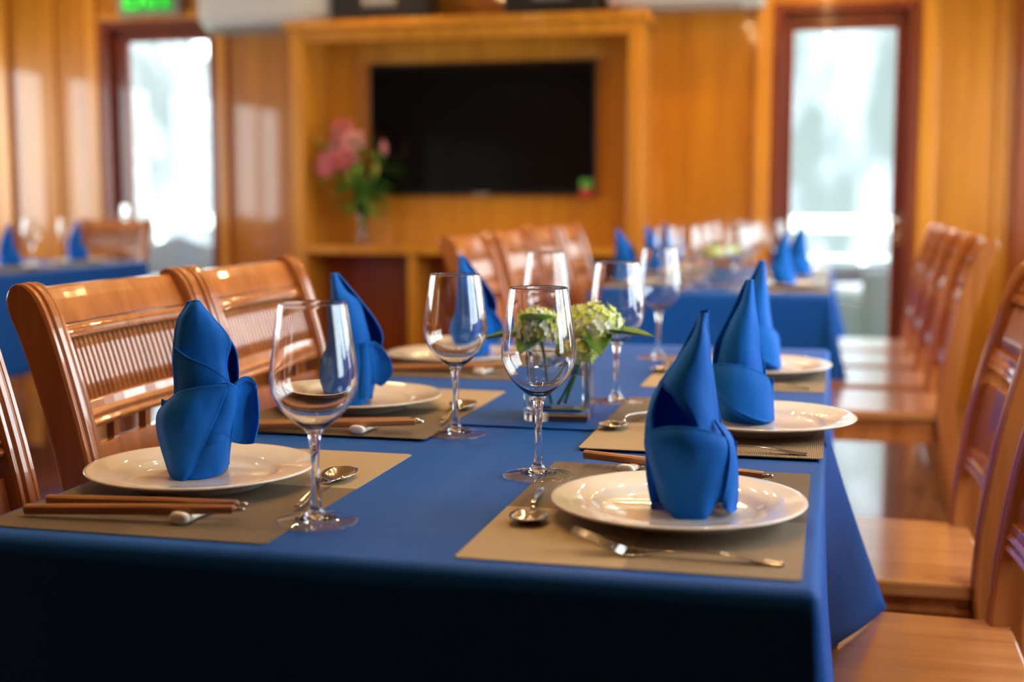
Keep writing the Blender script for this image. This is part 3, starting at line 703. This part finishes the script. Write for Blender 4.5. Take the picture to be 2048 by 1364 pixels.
def napkin_a():
    S = [
     [row(805,(335,3.4),(350,1.7),(390,1.2),(430,2),(448,3)), row(740,(332,3.8),(350,2.2),(385,1.7),(420,2.1),(436,3)), row(690,(335,4),(352,2.7),(385,2.1),(420,2.4),(445,3.2)), row(645,(343,4.2),(357,3),(380,2.6),(403,3),(416,3.6)), row(620,(358,4.2),(366,3.4),(378,3.1),(388,3.3),(395,3.7)), row(605,(372,4.1),(375,3.8),(379,3.7),(382,3.7),(385,3.8))],
     [row(805,(338,4.4),(375,7),(420,7),(448,5.6),(455,3.5)), row(740,(334,4.8),(372,7),(420,7),(452,5.5),(458,3.3)), row(700,(336,4.8),(370,6.5),(415,6.5),(444,5.2),(452,3.4)), row(650,(342,4.6),(362,5.5),(390,5.5),(408,4.6),(416,3.8)), row(604,(364,4.4),(367,4.6),(370,4.6),(373,4.4),(376,4.2))],
     [[(335,698,2.9),(362,722,1.1),(393,740,0.3),(425,762,0.6),(441,785,1.8)], [(333,740,3),(358,762,1.0),(392,775,0.2),(425,785,0.6),(442,800,1.8)], [(333,815,3.2),(355,818,1.0),(392,820,0.3),(425,820,0.8),(442,820,2)]],
     [[(322,803,4.5),(342,791,1.3),(375,784,0.1),(408,781,-0.3),(438,779,0.3)], [(301,828,4.2),(318,826,1.2),(355,823,-0.6),(392,822,-0.8),(424,818,-0.1)], [(298,862,3.8),(314,864,0.9),(345,866,-0.7),(374,866,-0.9),(403,864,-0.3)], [(306,905,3.3),(320,907,0.9),(344,908,-0.4),(365,908,-0.6),(384,906,-0.2)], [(318,945,2.6),(328,948,0.8),(343,950,0),(356,950,-0.2),(366,948,0)], [(326,964,1.6),(331,966,0.7),(338,968,0.2),(344,968,0),(350,967,0.1)]],
     [[(408,783,0.8),(425,777,0.3),(440,776,0.2),(452,784,1),(460,795,3)], [(392,822,0.6),(412,820,0.1),(432,824,0.1),(447,832,1.1),(452,840,3.4)], [(370,872,0.6),(390,872,0),(412,874,0),(434,878,1),(443,880,3.4)], [(352,920,0.7),(375,922,0),(398,924,0),(428,924,1.2),(438,924,3.4)], [(344,964,0.6),(362,967,0.1),(386,967,0.3),(416,958,1.6),(438,938,4.4)]],
     [[(392,880,-0.2),(405,873,-0.35),(418,878,-0.2),(430,882,0.5)], [(385,905,-0.2),(402,900,-0.35),(420,893,-0.1),(438,884,1.0)]],
     back_body(312, 440, 800, 945, 376, 4.2),
     [[(438,792,0.8),(450,778,1.4),(466,766,2.2),(482,766,3.2),(494,780,3.7)], [(446,815,1.6),(458,806,2.6),(472,800,3.6),(487,800,3.9),(498,812,3.2)], [(444,858,2.0),(456,856,3.2),(470,855,4),(485,856,4),(497,858,3)], [(438,892,2.6),(450,896,3.4),(462,899,3.6),(475,900,3.5),(487,899,3)]],
     [[(440,800,0.6),(448,784,0.9),(462,768,1.5),(478,763,2.2),(492,774,3.2)], [(441,806,0.8),(452,790,1.1),(464,775,1.8),(479,769,2.5),(493,781,3.4)]],
    ]
    return napkin(S, 370, 968, 16.8, 3.6)
def napkin_d():
    S = [
     [row(640,(1366,4.4),(1370,3.8),(1374,3.6),(1379,3.8),(1383,4.3)), row(664,(1362,4.2),(1366,3.5),(1371,3.2),(1376,3.4),(1381,4.2)), row(690,(1352,4.1),(1360,3),(1369,2.6),(1378,3),(1386,4.2)), row(735,(1322,4.2),(1338,2.6),(1358,1.9),(1378,2.6),(1392,4.2)), [(1297,778,3.8),(1316,785,1.9),(1342,790,1.2),(1372,790,1.9),(1399,786,4.2)], [(1322,812,1.5),(1337,823,1),(1356,833,0.8),(1382,840,1.6),(1405,838,4)], [(1362,870,0.9),(1370,876,0.7),(1382,884,0.8),(1397,888,1.8),(1412,888,3.8)]],
     [row(640,(1368,4.6),(1371,4.9),(1374,5),(1378,4.9),(1382,4.6)), row(735,(1322,4.4),(1336,6),(1358,6.5),(1380,6),(1392,4.4)), row(790,(1288,4),(1300,6.8),(1345,7.8),(1385,7),(1400,4.6)), row(885,(1266,3.5),(1286,7.4),(1340,8.8),(1395,7.6),(1418,4.4))],
     [[(1300,774,3.6),(1297,776,4.2),(1294,780,4.6)], [(1291,800,2.4),(1284,800,3.2),(1280,802,4.4)], [(1280,840,1.4),(1272,842,2.4),(1269,845,4)], [(1284,890,0.8),(1272,890,2),(1267,890,3.6)]],
     [[(1267,886,3.4),(1280,875,1),(1310,869,-0.2),(1345,869,-0.8),(1385,874,-0.5),(1417,886,0.8),(1434,902,3)], [(1267,905,3.4),(1281,900,0.7),(1311,900,-0.9),(1350,900,-1.5),(1388,903,-1.1),(1421,908,0.4),(1439,914,3)], [(1277,945,3.2),(1290,950,0.9),(1318,950,-0.2),(1350,948,-1.2),(1386,948,-0.8),(1420,950,0.6),(1443,952,3)], [(1289,985,3),(1301,993,1.3),(1325,993,0.1),(1352,992,-0.4),(1382,992,-0.3),(1416,990,1.2),(1444,986,3.2)], [(1297,1012,3.2),(1308,1024,1.6),(1327,1045,0.3),(1352,1047,0.0),(1384,1047,0.2),(1408,1010,1.9),(1442,1005,3.4)]],
     [[(1400,850,2.6),(1420,864,3),(1437,890,3.8)], [(1424,895,0.9),(1437,900,2),(1442,908,3.8)], [(1426,950,0.4),(1440,952,1.8),(1446,955,3.7)], [(1420,1000,1.2),(1434,1006,1.8),(1447,1005,3.7)], [(1418,1018,1.6),(1432,1031,1.4),(1445,1026,3.4)]],
     back_body(1272, 1440, 890, 1030, 1355, 3.4, 9),
     [[(1371,650,4.4),(1369,640,4.6),(1370,633,4.6)], [(1381,652,4.2),(1382,640,4.2),(1385,632,4.2)]],
    ]
    return napkin(S, 1355, 1047, 18.6, 4.5)
def napkin_e():
    S = [
     [row(563,(1474,4.2),(1477,3.9),(1479,3.8),(1482,3.9),(1484,4.2)), row(610,(1462,3.9),(1467,3),(1475,2.5),(1483,2.8),(1490,4)), row(650,(1443,3.7),(1453,2.3),(1466,1.6),(1481,2),(1495,4)), row(690,(1427,3.5),(1441,1.8),(1460,1.0),(1481,1.6),(1499,4)), row(735,(1420,3.2),(1437,1.4),(1462,0.5),(1487,1.3),(1505,4)), row(775,(1424,3),(1440,1.2),(1465,0.3),(1489,1.1),(1510,4))],
     [row(562,(1472,4.3),(1474,4.8),(1477,5),(1480,4.8),(1483,4.4)), row(620,(1447,4.4),(1455,6),(1468,6.3),(1482,6),(1490,4.4)), row(660,(1428,4.4),(1440,6.6),(1462,7.2),(1484,6.6),(1497,4.4)), row(700,(1411,4.2),(1425,7),(1458,8),(1490,7),(1503,4.4)), row(760,(1408,3.6),(1422,7.2),(1462,8.4),(1500,7.2),(1514,4))],
     [[(1395,742,1.6),(1416,737,0.4),(1450,737,-0.3),(1484,744,-0.2),(1512,757,1.5),(1524,772,3.6)], [(1398,758,0.8),(1422,764,-0.9),(1455,768,-1.6),(1488,774,-1.0),(1516,784,1.1),(1529,796,3.6)], [(1406,776,0.3),(1430,794,-1.8),(1460,804,-2.4),(1491,812,-1.6),(1518,820,0.6),(1532,824,3.4)], [(1418,796,0.0),(1441,818,-2.2),(1466,834,-2.6),(1494,846,-1.8),(1515,851,0.0),(1533,848,2.6)]],
     [[(1396,752,2.4),(1420,770,1.0),(1452,784,0.0),(1486,800,0.0),(1514,815,1.2)], [(1404,786,1.8),(1424,804,0.1),(1452,822,-0.9),(1486,842,-1.0),(1514,853,0.5)], [(1414,804,1.5),(1436,824,-0.4),(1460,841,-1.3),(1490,853,-1.2),(1513,857,0.4)]],
     [[(1418,760,3.6),(1434,762,1.3),(1465,765,0.5),(1500,765,0.9),(1528,775,3.6)], [(1420,815,3.5),(1436,818,1.4),(1467,820,0.7),(1502,820,1),(1530,820,3.5)], [(1430,846,3.2),(1444,851,1.6),(1470,855,1),(1502,854,1.2),(1528,848,3.2)]],
     back_body(1416, 1526, 760, 850, 1472, 3.4, 8.4),
    ]
    return napkin(S, 1472, 857, 13.75, 2.4)
def napkin_b():
    S = [
     [row(540,(658,4.3),(660,4),(662,3.9),(664,4),(666,4.2)), row(575,(657,4.2),(661,3.3),(667,2.9),(676,3.1),(686,3.8)), row(600,(656,4),(662,2.7),(673,2.1),(692,2.4),(712,3.4)), row(640,(655,4),(664,2),(683,1.3),(706,1.8),(724,3)), row(690,(652,4),(662,1.6),(686,0.9),(713,1.4),(736,3)), row(725,(650,4),(661,1.4),(686,0.7),(713,1.2),(738,3))],
     [row(539,(657,4.4),(660,4.8),(663,4.9),(666,4.7),(669,4.4)), row(600,(657,4.6),(668,6.4),(690,6.5),(706,5.6),(719,3.6)), row(640,(655,4.8),(674,7),(706,7.2),(736,5.8),(747,3.3)), row(675,(653,4.8),(678,7.4),(716,7.4),(750,5.6),(759,3.1)), row(705,(650,4.6),(680,7.8),(722,7.4),(748,5.6),(752,3.2))],
     [[(640,712,4),(655,698,1.1),(690,690,-0.2),(725,685,0.3),(746,688,3)], [(632,742,4),(648,738,0.8),(688,735,-0.7),(722,732,0.0),(744,735,3)], [(635,780,4),(650,782,1.1),(688,782,-0.2),(721,780,0.5),(740,778,3.2)], [(645,808,3.5),(660,812,1),(690,815,0.3),(712,812,0.7),(730,800,3.4)]],
     [[(716,690,-0.3),(723,684,-0.2),(731,688,0.3)], [(716,740,-0.5),(725,738,-0.3),(734,742,0.4)], [(712,800,0.2),(722,796,0.3),(731,796,1.0)]],
     [[(728,688,0.8),(740,684,1.6),(752,690,2.2),(764,706,2.8),(778,729,3.4)], [(734,716,1.3),(746,718,2.4),(756,724,3),(768,735,3.2),(779,745,3)], [(738,745,2),(746,750,2.8),(753,755,3.2),(762,760,3.2),(768,763,3)], [(740,768,2.4),(745,770,2.8),(749,772,3),(754,774,3),(757,774,3)]],
     [[(726,690,0.5),(740,682,1.0),(754,690,1.7),(766,704,2.3),(777,722,3)], [(727,698,0.8),(741,690,1.3),(755,698,2.0),(768,712,2.7),(778,729,3.3)]],
     back_body(638, 742, 715, 800, 690, 3.4, 8.4),
    ]
    return napkin(S, 690, 815, 12.9, 1.95)
NM = {'A': napkin_a, 'B': napkin_b, 'D': napkin_d, 'E': napkin_e}
def nap(kind, x, y, z, rz, label, group): return inst('nap'+kind, NM[kind], (x, y, z), rz, label, 'napkin', group)

Z1, Z2 = T+0.0002, T+0.0034
PZ = 0.0013
def face(x, y): return math.atan2(-x, y)
def plate(x, y, z, lb, g): return inst('plate', make_plate, (x, y, z), 0, lb, 'plate', g)
def glass(x, y, z, lb, g): return inst('glass', make_glass, (x, y, z), 0, lb, 'wine glass', g)
def pmat(x, y, z, rz, lb, g): return inst('mat', make_mat, (x, y, z), rz, lb, 'placemat', g)
def chop(x, y, z, rz, lb, g, tilt=0.0):
    o = inst('chop', make_chopstick, (x, y, z), rz, lb, 'chopstick', g); o.rotation_euler = (0, tilt, rz); return o
def rest(x, y, z, rz, lb, g): return inst('rest', make_rest, (x, y, z), rz, lb, 'chopstick rest', g)
def spoon(x, y, z, rz, lb, g): return inst('spoon', make_spoon, (x, y, z), rz, lb, 'spoon', g)
def fork(x, y, z, rz, lb, g): return inst('fork', make_fork, (x, y, z), rz, lb, 'fork', g)
gm, gp, gn, gg, gc, gs = 'woven placemats on the nearest table', 'white plates on the nearest table', 'blue folded napkins on the nearest table', 'wine glasses on the nearest table', 'chopsticks on the nearest table', 'spoons on the nearest table'
# placemats
pmat(-0.180, 1.377, Z1, 0, 'beige and brown woven placemat at the front right seat', gm)
pmat(-0.692, 1.377, Z1, PI, 'brown woven placemat at the front left seat', gm)
pmat(-0.166, 1.919, Z2, 0, 'beige woven placemat at the middle right seat', gm)
pmat(-0.704, 1.930, Z2, PI, 'brown woven placemat at the middle left seat', gm)
pmat(-0.168, 2.506, Z2, 0, 'beige woven placemat at the far right seat of the nearest table', gm)
pmat(-0.700, 2.53, Z2, PI, 'brown woven placemat at the far left seat of the nearest table', gm)
# plates
PL = dict(D=(-0.153, 1.352), A=(-0.722, 1.387), E=(-0.095, 1.890), B=(-0.732, 1.940), F=(-0.131, 2.49), C=(-0.745, 2.52))
plate(*PL['D'], Z1+PZ, 'white dinner plate at the front right seat', gp)
plate(*PL['A'], Z1+PZ, 'white dinner plate at the front left seat', gp)
plate(*PL['E'], Z2+PZ, 'white dinner plate at the middle right seat', gp)
plate(*PL['B'], Z2+PZ, 'white dinner plate at the middle left seat, seen behind the front left glass', gp)
plate(*PL['F'], Z2+PZ, 'white dinner plate at the far right seat of the nearest table', gp)
plate(*PL['C'], Z2+PZ, 'white dinner plate at the far left seat, partly behind two glasses', gp)
# napkins (base of the plate well is 7.2 mm up)
W = 0.0074+PZ
def napat(kind, x, y, z, label, group, dr=0): nap(kind, x, y, z, face(x, y)+dr, label, group)
napat('D', -0.140, 1.350, Z1+W, 'blue napkin folded to a tall point with a round band, front right plate', gn)
napat('A', -0.735, 1.395, Z1+W, 'blue napkin with side flap, double tip, on the front left plate', gn)
napat('E', -0.122, 1.915, Z2+W, 'blue napkin with diagonal hem fold, on the middle right plate', gn)
napat('B', -0.742, 1.925, Z2+W, 'blue pointed napkin behind the front left glass, on the middle left plate', gn)
napat('E', -0.135, 2.52, Z2+W, 'blue pointed napkin on the far right plate, half hidden by another napkin', gn, 0.25)
napat('B', -0.722, 2.57, Z2+W, 'blue pointed napkin seen through the second left glass, on the far left plate', gn, -0.1)
# glasses
glass(-0.518, 1.243, Z1, 'tall clear wine glass at the front left, nearest the camera', gg)
glass(-0.342, 1.519, Z1, 'clear wine glass in the middle in front of the flower vase', gg)
glass(-0.518, 1.763, Z1, 'clear wine glass left of the flower vase, beside the middle left spoon', gg)
glass(-0.341, 2.096, Z2, 'clear wine glass just right of the hydrangeas', gg)
glass(-0.350, 2.692, Z2, 'clear wine glass farthest right at the back of the nearest table', gg)
glass(-0.536, 2.447, Z2, 'clear wine glass behind the hydrangeas', gg)
# chopsticks and rests
ch_z = 0.0045
def chopp(p, q, z0, z1, lb, g=gc):
    d = math.hypot(q[0]-p[0], q[1]-p[1]); chop(p[0], p[1], z0, math.atan2(q[1]-p[1], q[0]-p[0]), lb, g, -math.atan2(z1-z0, 0.21))
chopp((-0.826, 1.190), (-0.588, 1.209), Z1+PZ+0.0075, Z1+PZ+0.0155, 'front chopstick of the pair on the front left placemat')
chopp((-0.833, 1.242), (-0.592, 1.230), Z1+PZ+0.0055, Z1+PZ+0.0150, 'rear chopstick of the pair on the front left placemat')
rest(-0.648, 1.222, Z1+PZ, R(86), 'white porcelain chopstick rest on the front left placemat', 'white chopstick rests')
chopp((-0.800, 1.705), (-0.570, 1.737), Z2+PZ+0.0065, Z2+PZ+0.0155, 'front chopstick of the pair on the middle left placemat')
chopp((-0.812, 1.724), (-0.568, 1.755), Z2+PZ+0.0055, Z2+PZ+0.0150, 'rear chopstick of the pair on the middle left placemat')
rest(-0.646, 1.735, Z2+PZ, R(86), 'white porcelain chopstick rest on the middle left placemat', 'white chopstick rests')
chopp((-0.825, 2.350), (-0.590, 2.378), Z2+PZ+0.0065, Z2+PZ+0.0155, 'front chopstick of the pair on the far left placemat')
chopp((-0.835, 2.368), (-0.600, 2.395), Z2+PZ+0.0055, Z2+PZ+0.0150, 'rear chopstick of the pair on the far left placemat')
rest(-0.642, 2.372, Z2+PZ, R(86), 'white porcelain chopstick rest on the far left placemat', 'white chopstick rests')
chopp((-0.300, 1.600), (-0.068, 1.545), Z1+PZ+0.0125, Z1+PZ+0.0085, 'brown chopstick lying behind the front right plate')
rest(-0.235, 1.573, Z1+PZ, R(80), 'white chopstick rest under the stick behind the front right napkin', 'white chopstick rests')
chopp((-0.29, 2.735), (-0.07, 2.715), Z2+PZ+0.0055, Z2+PZ+0.0065, 'reddish chopstick behind the far right plate of the nearest table')
# spoons and forks
spoon(-0.553, 1.275, Z1+PZ, R(96), 'steel spoon with shiny brown reflection right of the front left plate', gs)
spoon(-0.552, 1.800, Z2+PZ, R(95), 'steel spoon beside the middle left plate, bowl full of gold glints', gs)
def small_spoon(): return make_spoon(0.165, 0.021, 0.056)
def sspoon(x, y, z, rz, lb): return inst('sspoon', small_spoon, (x, y, z), rz, lb, 'spoon', gs)
sspoon(-0.318, 1.43, Z1+PZ, R(-83), 'steel spoon left of the front right plate, dark bowl towards the camera')
sspoon(-0.270, 1.975, Z2+PZ, R(-104), 'steel spoon left of the middle right plate, dark bowl towards the camera')
sspoon(-0.300, 2.61, Z2+PZ, R(-96), 'steel spoon left of the far right plate')
gfk = 'forks on the right placemats'
fork(-0.036, 1.192, Z1+PZ, R(179), 'steel fork at the front edge of the front right placemat', gfk)
fork(-0.026, 1.708, Z2+PZ, R(178), 'steel fork at the front edge of the middle right placemat', gfk)
fork(-0.032, 2.313, Z2+PZ, R(178), 'steel fork at the front edge of the far right placemat', gfk)

# ------------------------------------------------------------------ square glass vase with hydrangeas
vx, vy, vr = -0.402, 1.935, R(6)
def sq(h, z, r_=0.006):
    p = []
    for cx_, cy_, a0 in ((h-r_, h-r_, 0), (-h+r_, h-r_, 90), (-h+r_, -h+r_, 180), (h-r_, -h+r_, 270)):
        for k in range(5): a = R(a0+90*k/4); p.append((cx_+r_*math.cos(a), cy_+r_*math.sin(a), z))
    return p
v = empty('glass_vase', (vx, vy, Z2), vr)
tag(v, 'square thick clear glass vase of water standing on the blue cloth', 'vase')
MB().loft([sq(0.049, 0), sq(0.050, 0.002), sq(0.050, 0.103), sq(0.049, 0.105), sq(0.043, 0.105), sq(0.042, 0.103), sq(0.042, 0.018), sq(0.036, 0.013)], smooth=False).build('vase_body', 'vase_glass', v)
MB().loft([sq(0.0362, 0.0132), sq(0.04205, 0.0182), sq(0.04205, 0.070)], smooth=False).build('water', 'water', v)
def leaf_mb(b, base, direc, length, width, droop=0.2, up=Vector((0,0,1))):
    d = Vector(direc).normalized(); sd = d.cross(up).normalized(); nn = sd.cross(d)
    rows = []
    for k in range(8):
        t = k/7; wd = width*math.sin(PI*min(1, t**0.8))*0.5*(1.0 if t < 1 else 0) + 0.0006
        c = Vector(base)+d*length*t+nn*(-droop*length*t*t)
        rows.append([c-sd*wd+nn*wd*0.35, c-sd*wd*0.5+nn*wd*0.1, c, c+sd*wd*0.5+nn*wd*0.1, c+sd*wd+nn*wd*0.35])
    b.sheet(rows, 8, 14, 0.0006)
def hydrangea(x, y, z, rad, seed, label, leaves, base):
    rnd = random.Random(seed)
    r = empty('hydrangea', (x, y, z)); tag(r, label, 'flower', 'hydrangeas in the square vase')
    fb = MB(); wb = MB()
    for k in range(95):
        u = (k+0.5)/95; th = k*2.39996; zz = 1-1.5*u; rr_ = math.sqrt(max(0, 1-zz*zz))
        n = Vector((rr_*math.cos(th), rr_*math.sin(th), zz*0.8)).normalized(); c = n*rad*rnd.uniform(0.86, 1.04)
        c.z = c.z*0.72
        a = n.orthogonal().normalized(); a.rotate(Matrix.Rotation(rnd.uniform(0, 6.28), 3, n)); q = n.cross(a)
        tgt = wb if rnd.random() < 0.35 else fb
        for m_ in range(4):
            ang = m_*PI/2; e = a*math.cos(ang)+q*math.sin(ang); f_ = n.cross(e)
            L_ = rnd.uniform(0.0075, 0.0100)
            pts_ = [c, c+e*L_*0.5+f_*L_*0.42+n*0.0015, c+e*L_+n*0.003, c+e*L_*0.5-f_*L_*0.42+n*0.0015, c-n*0.001, c+e*L_*0.5+n*0.0002-n*0.0008]
            tgt.add(pts_, [(0,1,2,3),(5,2,1),(5,3,2),(5,1,0),(5,0,3)], False)
        tgt.lathe([(0, 0.001), (0.0014, 0.0), (0, -0.001)], c.x+n.x*0.001, c.y+n.y*0.001, c.z+n.z*0.001, 6)
    fb.build('lime_florets', 'petal_lime', r); wb.build('pale_florets', 'petal_white', r)['label'] = 'whitish open florets'
    bp = Vector(base)-Vector((x, y, z))
    MB().tube(spline([(0, 0, -0.01), (bp.x*0.3, bp.y*0.3, -0.04), bp], 8), 0.0026, 8).build('stem', 'stem_green', r)
    for (dx, dy, dz), ln, wd, dr, mt in leaves:
        lb = MB(); leaf_mb(lb, (dx*0.010, dy*0.010, -0.012), (dx, dy, dz), ln, wd, dr); lb.build('leaf', mt, r)
hydrangea(vx-0.028, vy-0.012, Z2+0.136, 0.047, 1, 'green and white hydrangea head on the left of the square vase', [((-1, -0.2, 0.05), 0.088, 0.05, 0.15, 'leaf_green'), ((0.05, -0.75, 0.75), 0.078, 0.066, 0.25, 'leaf_light'), ((-0.5, 0.8, 0.1), 0.08, 0.05, 0.2, 'leaf_green'), ((-0.3, -1, -0.1), 0.065, 0.05, 0.3, 'leaf_green')], (vx-0.012, vy, Z2+0.022))
hydrangea(vx+0.047, vy+0.012, Z2+0.142, 0.046, 2, 'lime hydrangea head on the right of the square vase', [((1, -0.25, 0.0), 0.092, 0.048, 0.02, 'leaf_green'), ((0.4, -1, -0.2), 0.06, 0.045, 0.3, 'leaf_green'), ((0.4, 0.9, 0.1), 0.08, 0.05, 0.2, 'leaf_green')], (vx+0.008, vy+0.006, Z2+0.022))
hydrangea(vx+0.030, vy-0.014, Z2+0.100, 0.028, 5, 'small green hydrangea cluster low inside the rim of the square vase', [], (vx+0.0, vy-0.008, Z2+0.022))

# ------------------------------------------------------------------ far table setting
g2 = 'place settings on the far table'
far = [('L', 4.95), ('L', 5.50), ('L', 6.05), ('R', 4.98), ('R', 5.52), ('R', 6.08)]
ordn = {'L': ['nearest', 'middle', 'farthest'], 'R': ['nearest', 'middle', 'farthest']}
cnt = {'L': 0, 'R': 0}
for sd, y in far:
    o_ = ordn[sd][cnt[sd]]; cnt[sd] += 1
    x = -0.70 if sd == 'L' else -0.17; sn = 'left' if sd == 'L' else 'right'
    pmat(x, y, Z1, 0, 'woven placemat, %s on the %s side of the far table' % (o_, sn), 'placemats on the far table')
    plate(x+(0.02 if sd == 'R' else -0.02), y, Z1+PZ, 'white plate, %s on the %s side of the far table' % (o_, sn), 'plates on the far table')
    napat({'L': 'B', 'R': 'E'}[sd], {4.95: -0.785, 5.50: -0.750, 6.05: -0.745, 4.98: -0.178, 5.52: -0.128, 6.08: -0.15}[y], y, Z1+W, 'blue pointed napkin, %s on the %s side of the far table' % (o_, sn), 'napkins on the far table', 0.1)
fg = [(-0.52, 4.86, 'nearest in the left row'), (-0.34, 4.80, 'nearest in the right row'), (-0.52, 5.32, 'second in the left row'), (-0.34, 5.30, 'second in the right row'), (-0.52, 5.78, 'third in the left row'), (-0.34, 5.80, 'third in the right row'), (-0.45, 6.22, 'last, towards the cabinet'), (-0.27, 6.25, 'last, towards the door'), (-0.60, 4.80, 'leftmost at the near end')]
for x, y, lb in fg: glass(x, y, Z1, 'wine glass on the far table, ' + lb, 'wine glasses on the far table')
v2 = copy_tree(v); v2.location = (-0.425, 5.06, Z1); tag(v2, 'square clear glass vase with greenery on the far table', 'vase')
for k, (dx, dy, sd_) in enumerate(((-0.02, 0, 11), (0.035, 0.02, 12))):
    hydrangea(-0.425+dx, 5.06+dy, Z1+0.125, 0.038, sd_, ['green hydrangea head at left in the far table vase', 'green hydrangea head at right in the far table vase'][k], [((-1+2*k, -0.3, 0.2), 0.07, 0.05, 0.2, 'leaf_light'), ((0, -0.5, 1), 0.06, 0.045, 0.0, 'leaf_light')], (-0.425+dx*0.3, 5.06, Z1+0.022))
# far left table setting
for x, y, lb in ((-3.76, 5.95, 'farther of the two near the aisle'), (-3.76, 5.38, 'at the left frame edge')):
    pmat(x, y, Z1, 0, 'grey placemat on the far left table, ' + lb, 'placemats on the far left table')
    plate(x, y, Z1+PZ, 'white plate on the far left table, ' + lb, 'plates on the far left table')
    napat('E', x, y, Z1+W, 'dark blue pointed napkin on the far left table, ' + lb, 'napkins on the far left table', 0.8)
for x, y, lb in ((-3.97, 5.86, 'left one of the two'), (-3.92, 6.10, 'right one of the two')): glass(x, y, Z1, 'wine glass on the far left table, ' + lb, 'wine glasses on the far left table')

# ------------------------------------------------------------------ lilies on the cabinet worktop
lv = (-2.60, 6.98, 0.821)
t = tag(MB().lathe([(0, 0), (0.045, 0), (0.048, 0.004), (0.035, 0.012), (0.022, 0.05), (0.026, 0.14), (0.045, 0.25), (0.043, 0.25), (0.024, 0.14), (0.018, 0.055), (0, 0.05)], n=32).build('lily_vase', 'vase_glass', loc=lv), 'tall slim glass vase holding pink lilies on the cabinet worktop', 'vase')
def lily(tx, ty, tz, seed, kind, label, nd=Vector((0, -1, 0.2))):
    rnd = random.Random(seed); r = empty('lily', (tx, ty, tz)); tag(r, label, 'flower', 'lilies in the tall vase')
    nd = Vector(nd).normalized(); a = nd.orthogonal().normalized(); q = nd.cross(a); b = MB()
    if kind == 'open':
        for k in range(6):
            ang = k*PI/3+rnd.uniform(-0.1, 0.1); e = a*math.cos(ang)+q*math.sin(ang); f_ = nd.cross(e); rows = []
            for i in range(7):
                s_ = i/6; wd = 0.021*math.sin(PI*(0.08+0.9*s_))+0.001
                c = e*(0.085*s_**1.1)+nd*(0.05*s_-0.055*s_**2.6)
                rows.append([c-f_*wd+nd*wd*0.25, c-f_*wd*0.5, c, c+f_*wd*0.5, c+f_*wd+nd*wd*0.25])
            b.sheet(rows, 6, 10, 0.001)
        pt = b.build('petals', 'petal_pink' if seed % 2 else 'petal_pale', r)
        st = MB()
        for k in range(5):
            ang = k*2*PI/5; e = a*math.cos(ang)+q*math.sin(ang)
            st.tube([Vector((0,0,0)), nd*0.04+e*0.008, nd*0.065+e*0.02], 0.0012, 6)
        st.build('stamens', 'bud_green', pt)
    else:
        up = (Vector((0, 0, 1))+nd*0.3).normalized(); n_ = []
        pts_ = [up*0.09*i/6 for i in range(7)]
        b.tube(pts_, [0.004, 0.012, 0.017, 0.018, 0.015, 0.009, 0.002], 10); b.build('bud', 'bud_green' if kind == 'bud' else 'petal_pale', r)
    base = Vector((lv[0], lv[1], lv[2]+0.07))-Vector((tx, ty, tz)); mid = Vector((base.x*0.85, base.y*0.8, base.z*0.50))
    sp = spline([(0, 0, 0), mid*0.6, (base.x, base.y, base.z+0.19), base], 14)
    MB().tube(sp, 0.004, 6).build('stem', 'stem_green', r)
    for k in range(11):
        p = sp[1+k]; lm = MB(); ang = rnd.uniform(0, 6.28)
        leaf_mb(lm, p, (math.cos(ang), math.sin(ang)*0.7, rnd.uniform(-0.3, 0.6)), rnd.uniform(0.10, 0.20), rnd.uniform(0.028, 0.055), 0.3); lm.build('leaf', 'leaf_green' if k % 3 else 'leaf_light', r)
lily(-2.69, 6.93, 1.46, 1, 'open', 'topmost pink lily of the bouquet by the television')
lily(-2.62, 6.90, 1.40, 4, 'open', 'pale pink lily at the right of the topmost lily', (0.4, -1, 0.3))
lily(-2.77, 6.88, 1.27, 3, 'open', 'deep pink lily lowest at the left of the bouquet', (-0.3, -1, 0))
lily(-2.66, 6.88, 1.31, 7, 'open', 'deep pink lily in the centre of the bouquet', (0.2, -1, 0.1))
lily(-2.74, 6.95, 1.37, 6, 'open', 'pale lily behind the central pink ones', (-0.5, -1, 0.4))
lily(-2.45, 6.95, 1.32, 5, 'pinkbud', 'orange pink bud on the right side of the bouquet')
lily(-2.84, 6.95, 1.36, 8, 'bud', 'yellow green bud on the left side of the bouquet')
lily(-2.52, 6.98, 1.27, 9, 'bud', 'green bud low at the right beside the television', (0.5, -1, 0.2))
lily(-2.50, 6.93, 1.20, 12, 'bud', 'green bud among dark leaves at the lower right of the bouquet', (0.8, -1, 0))
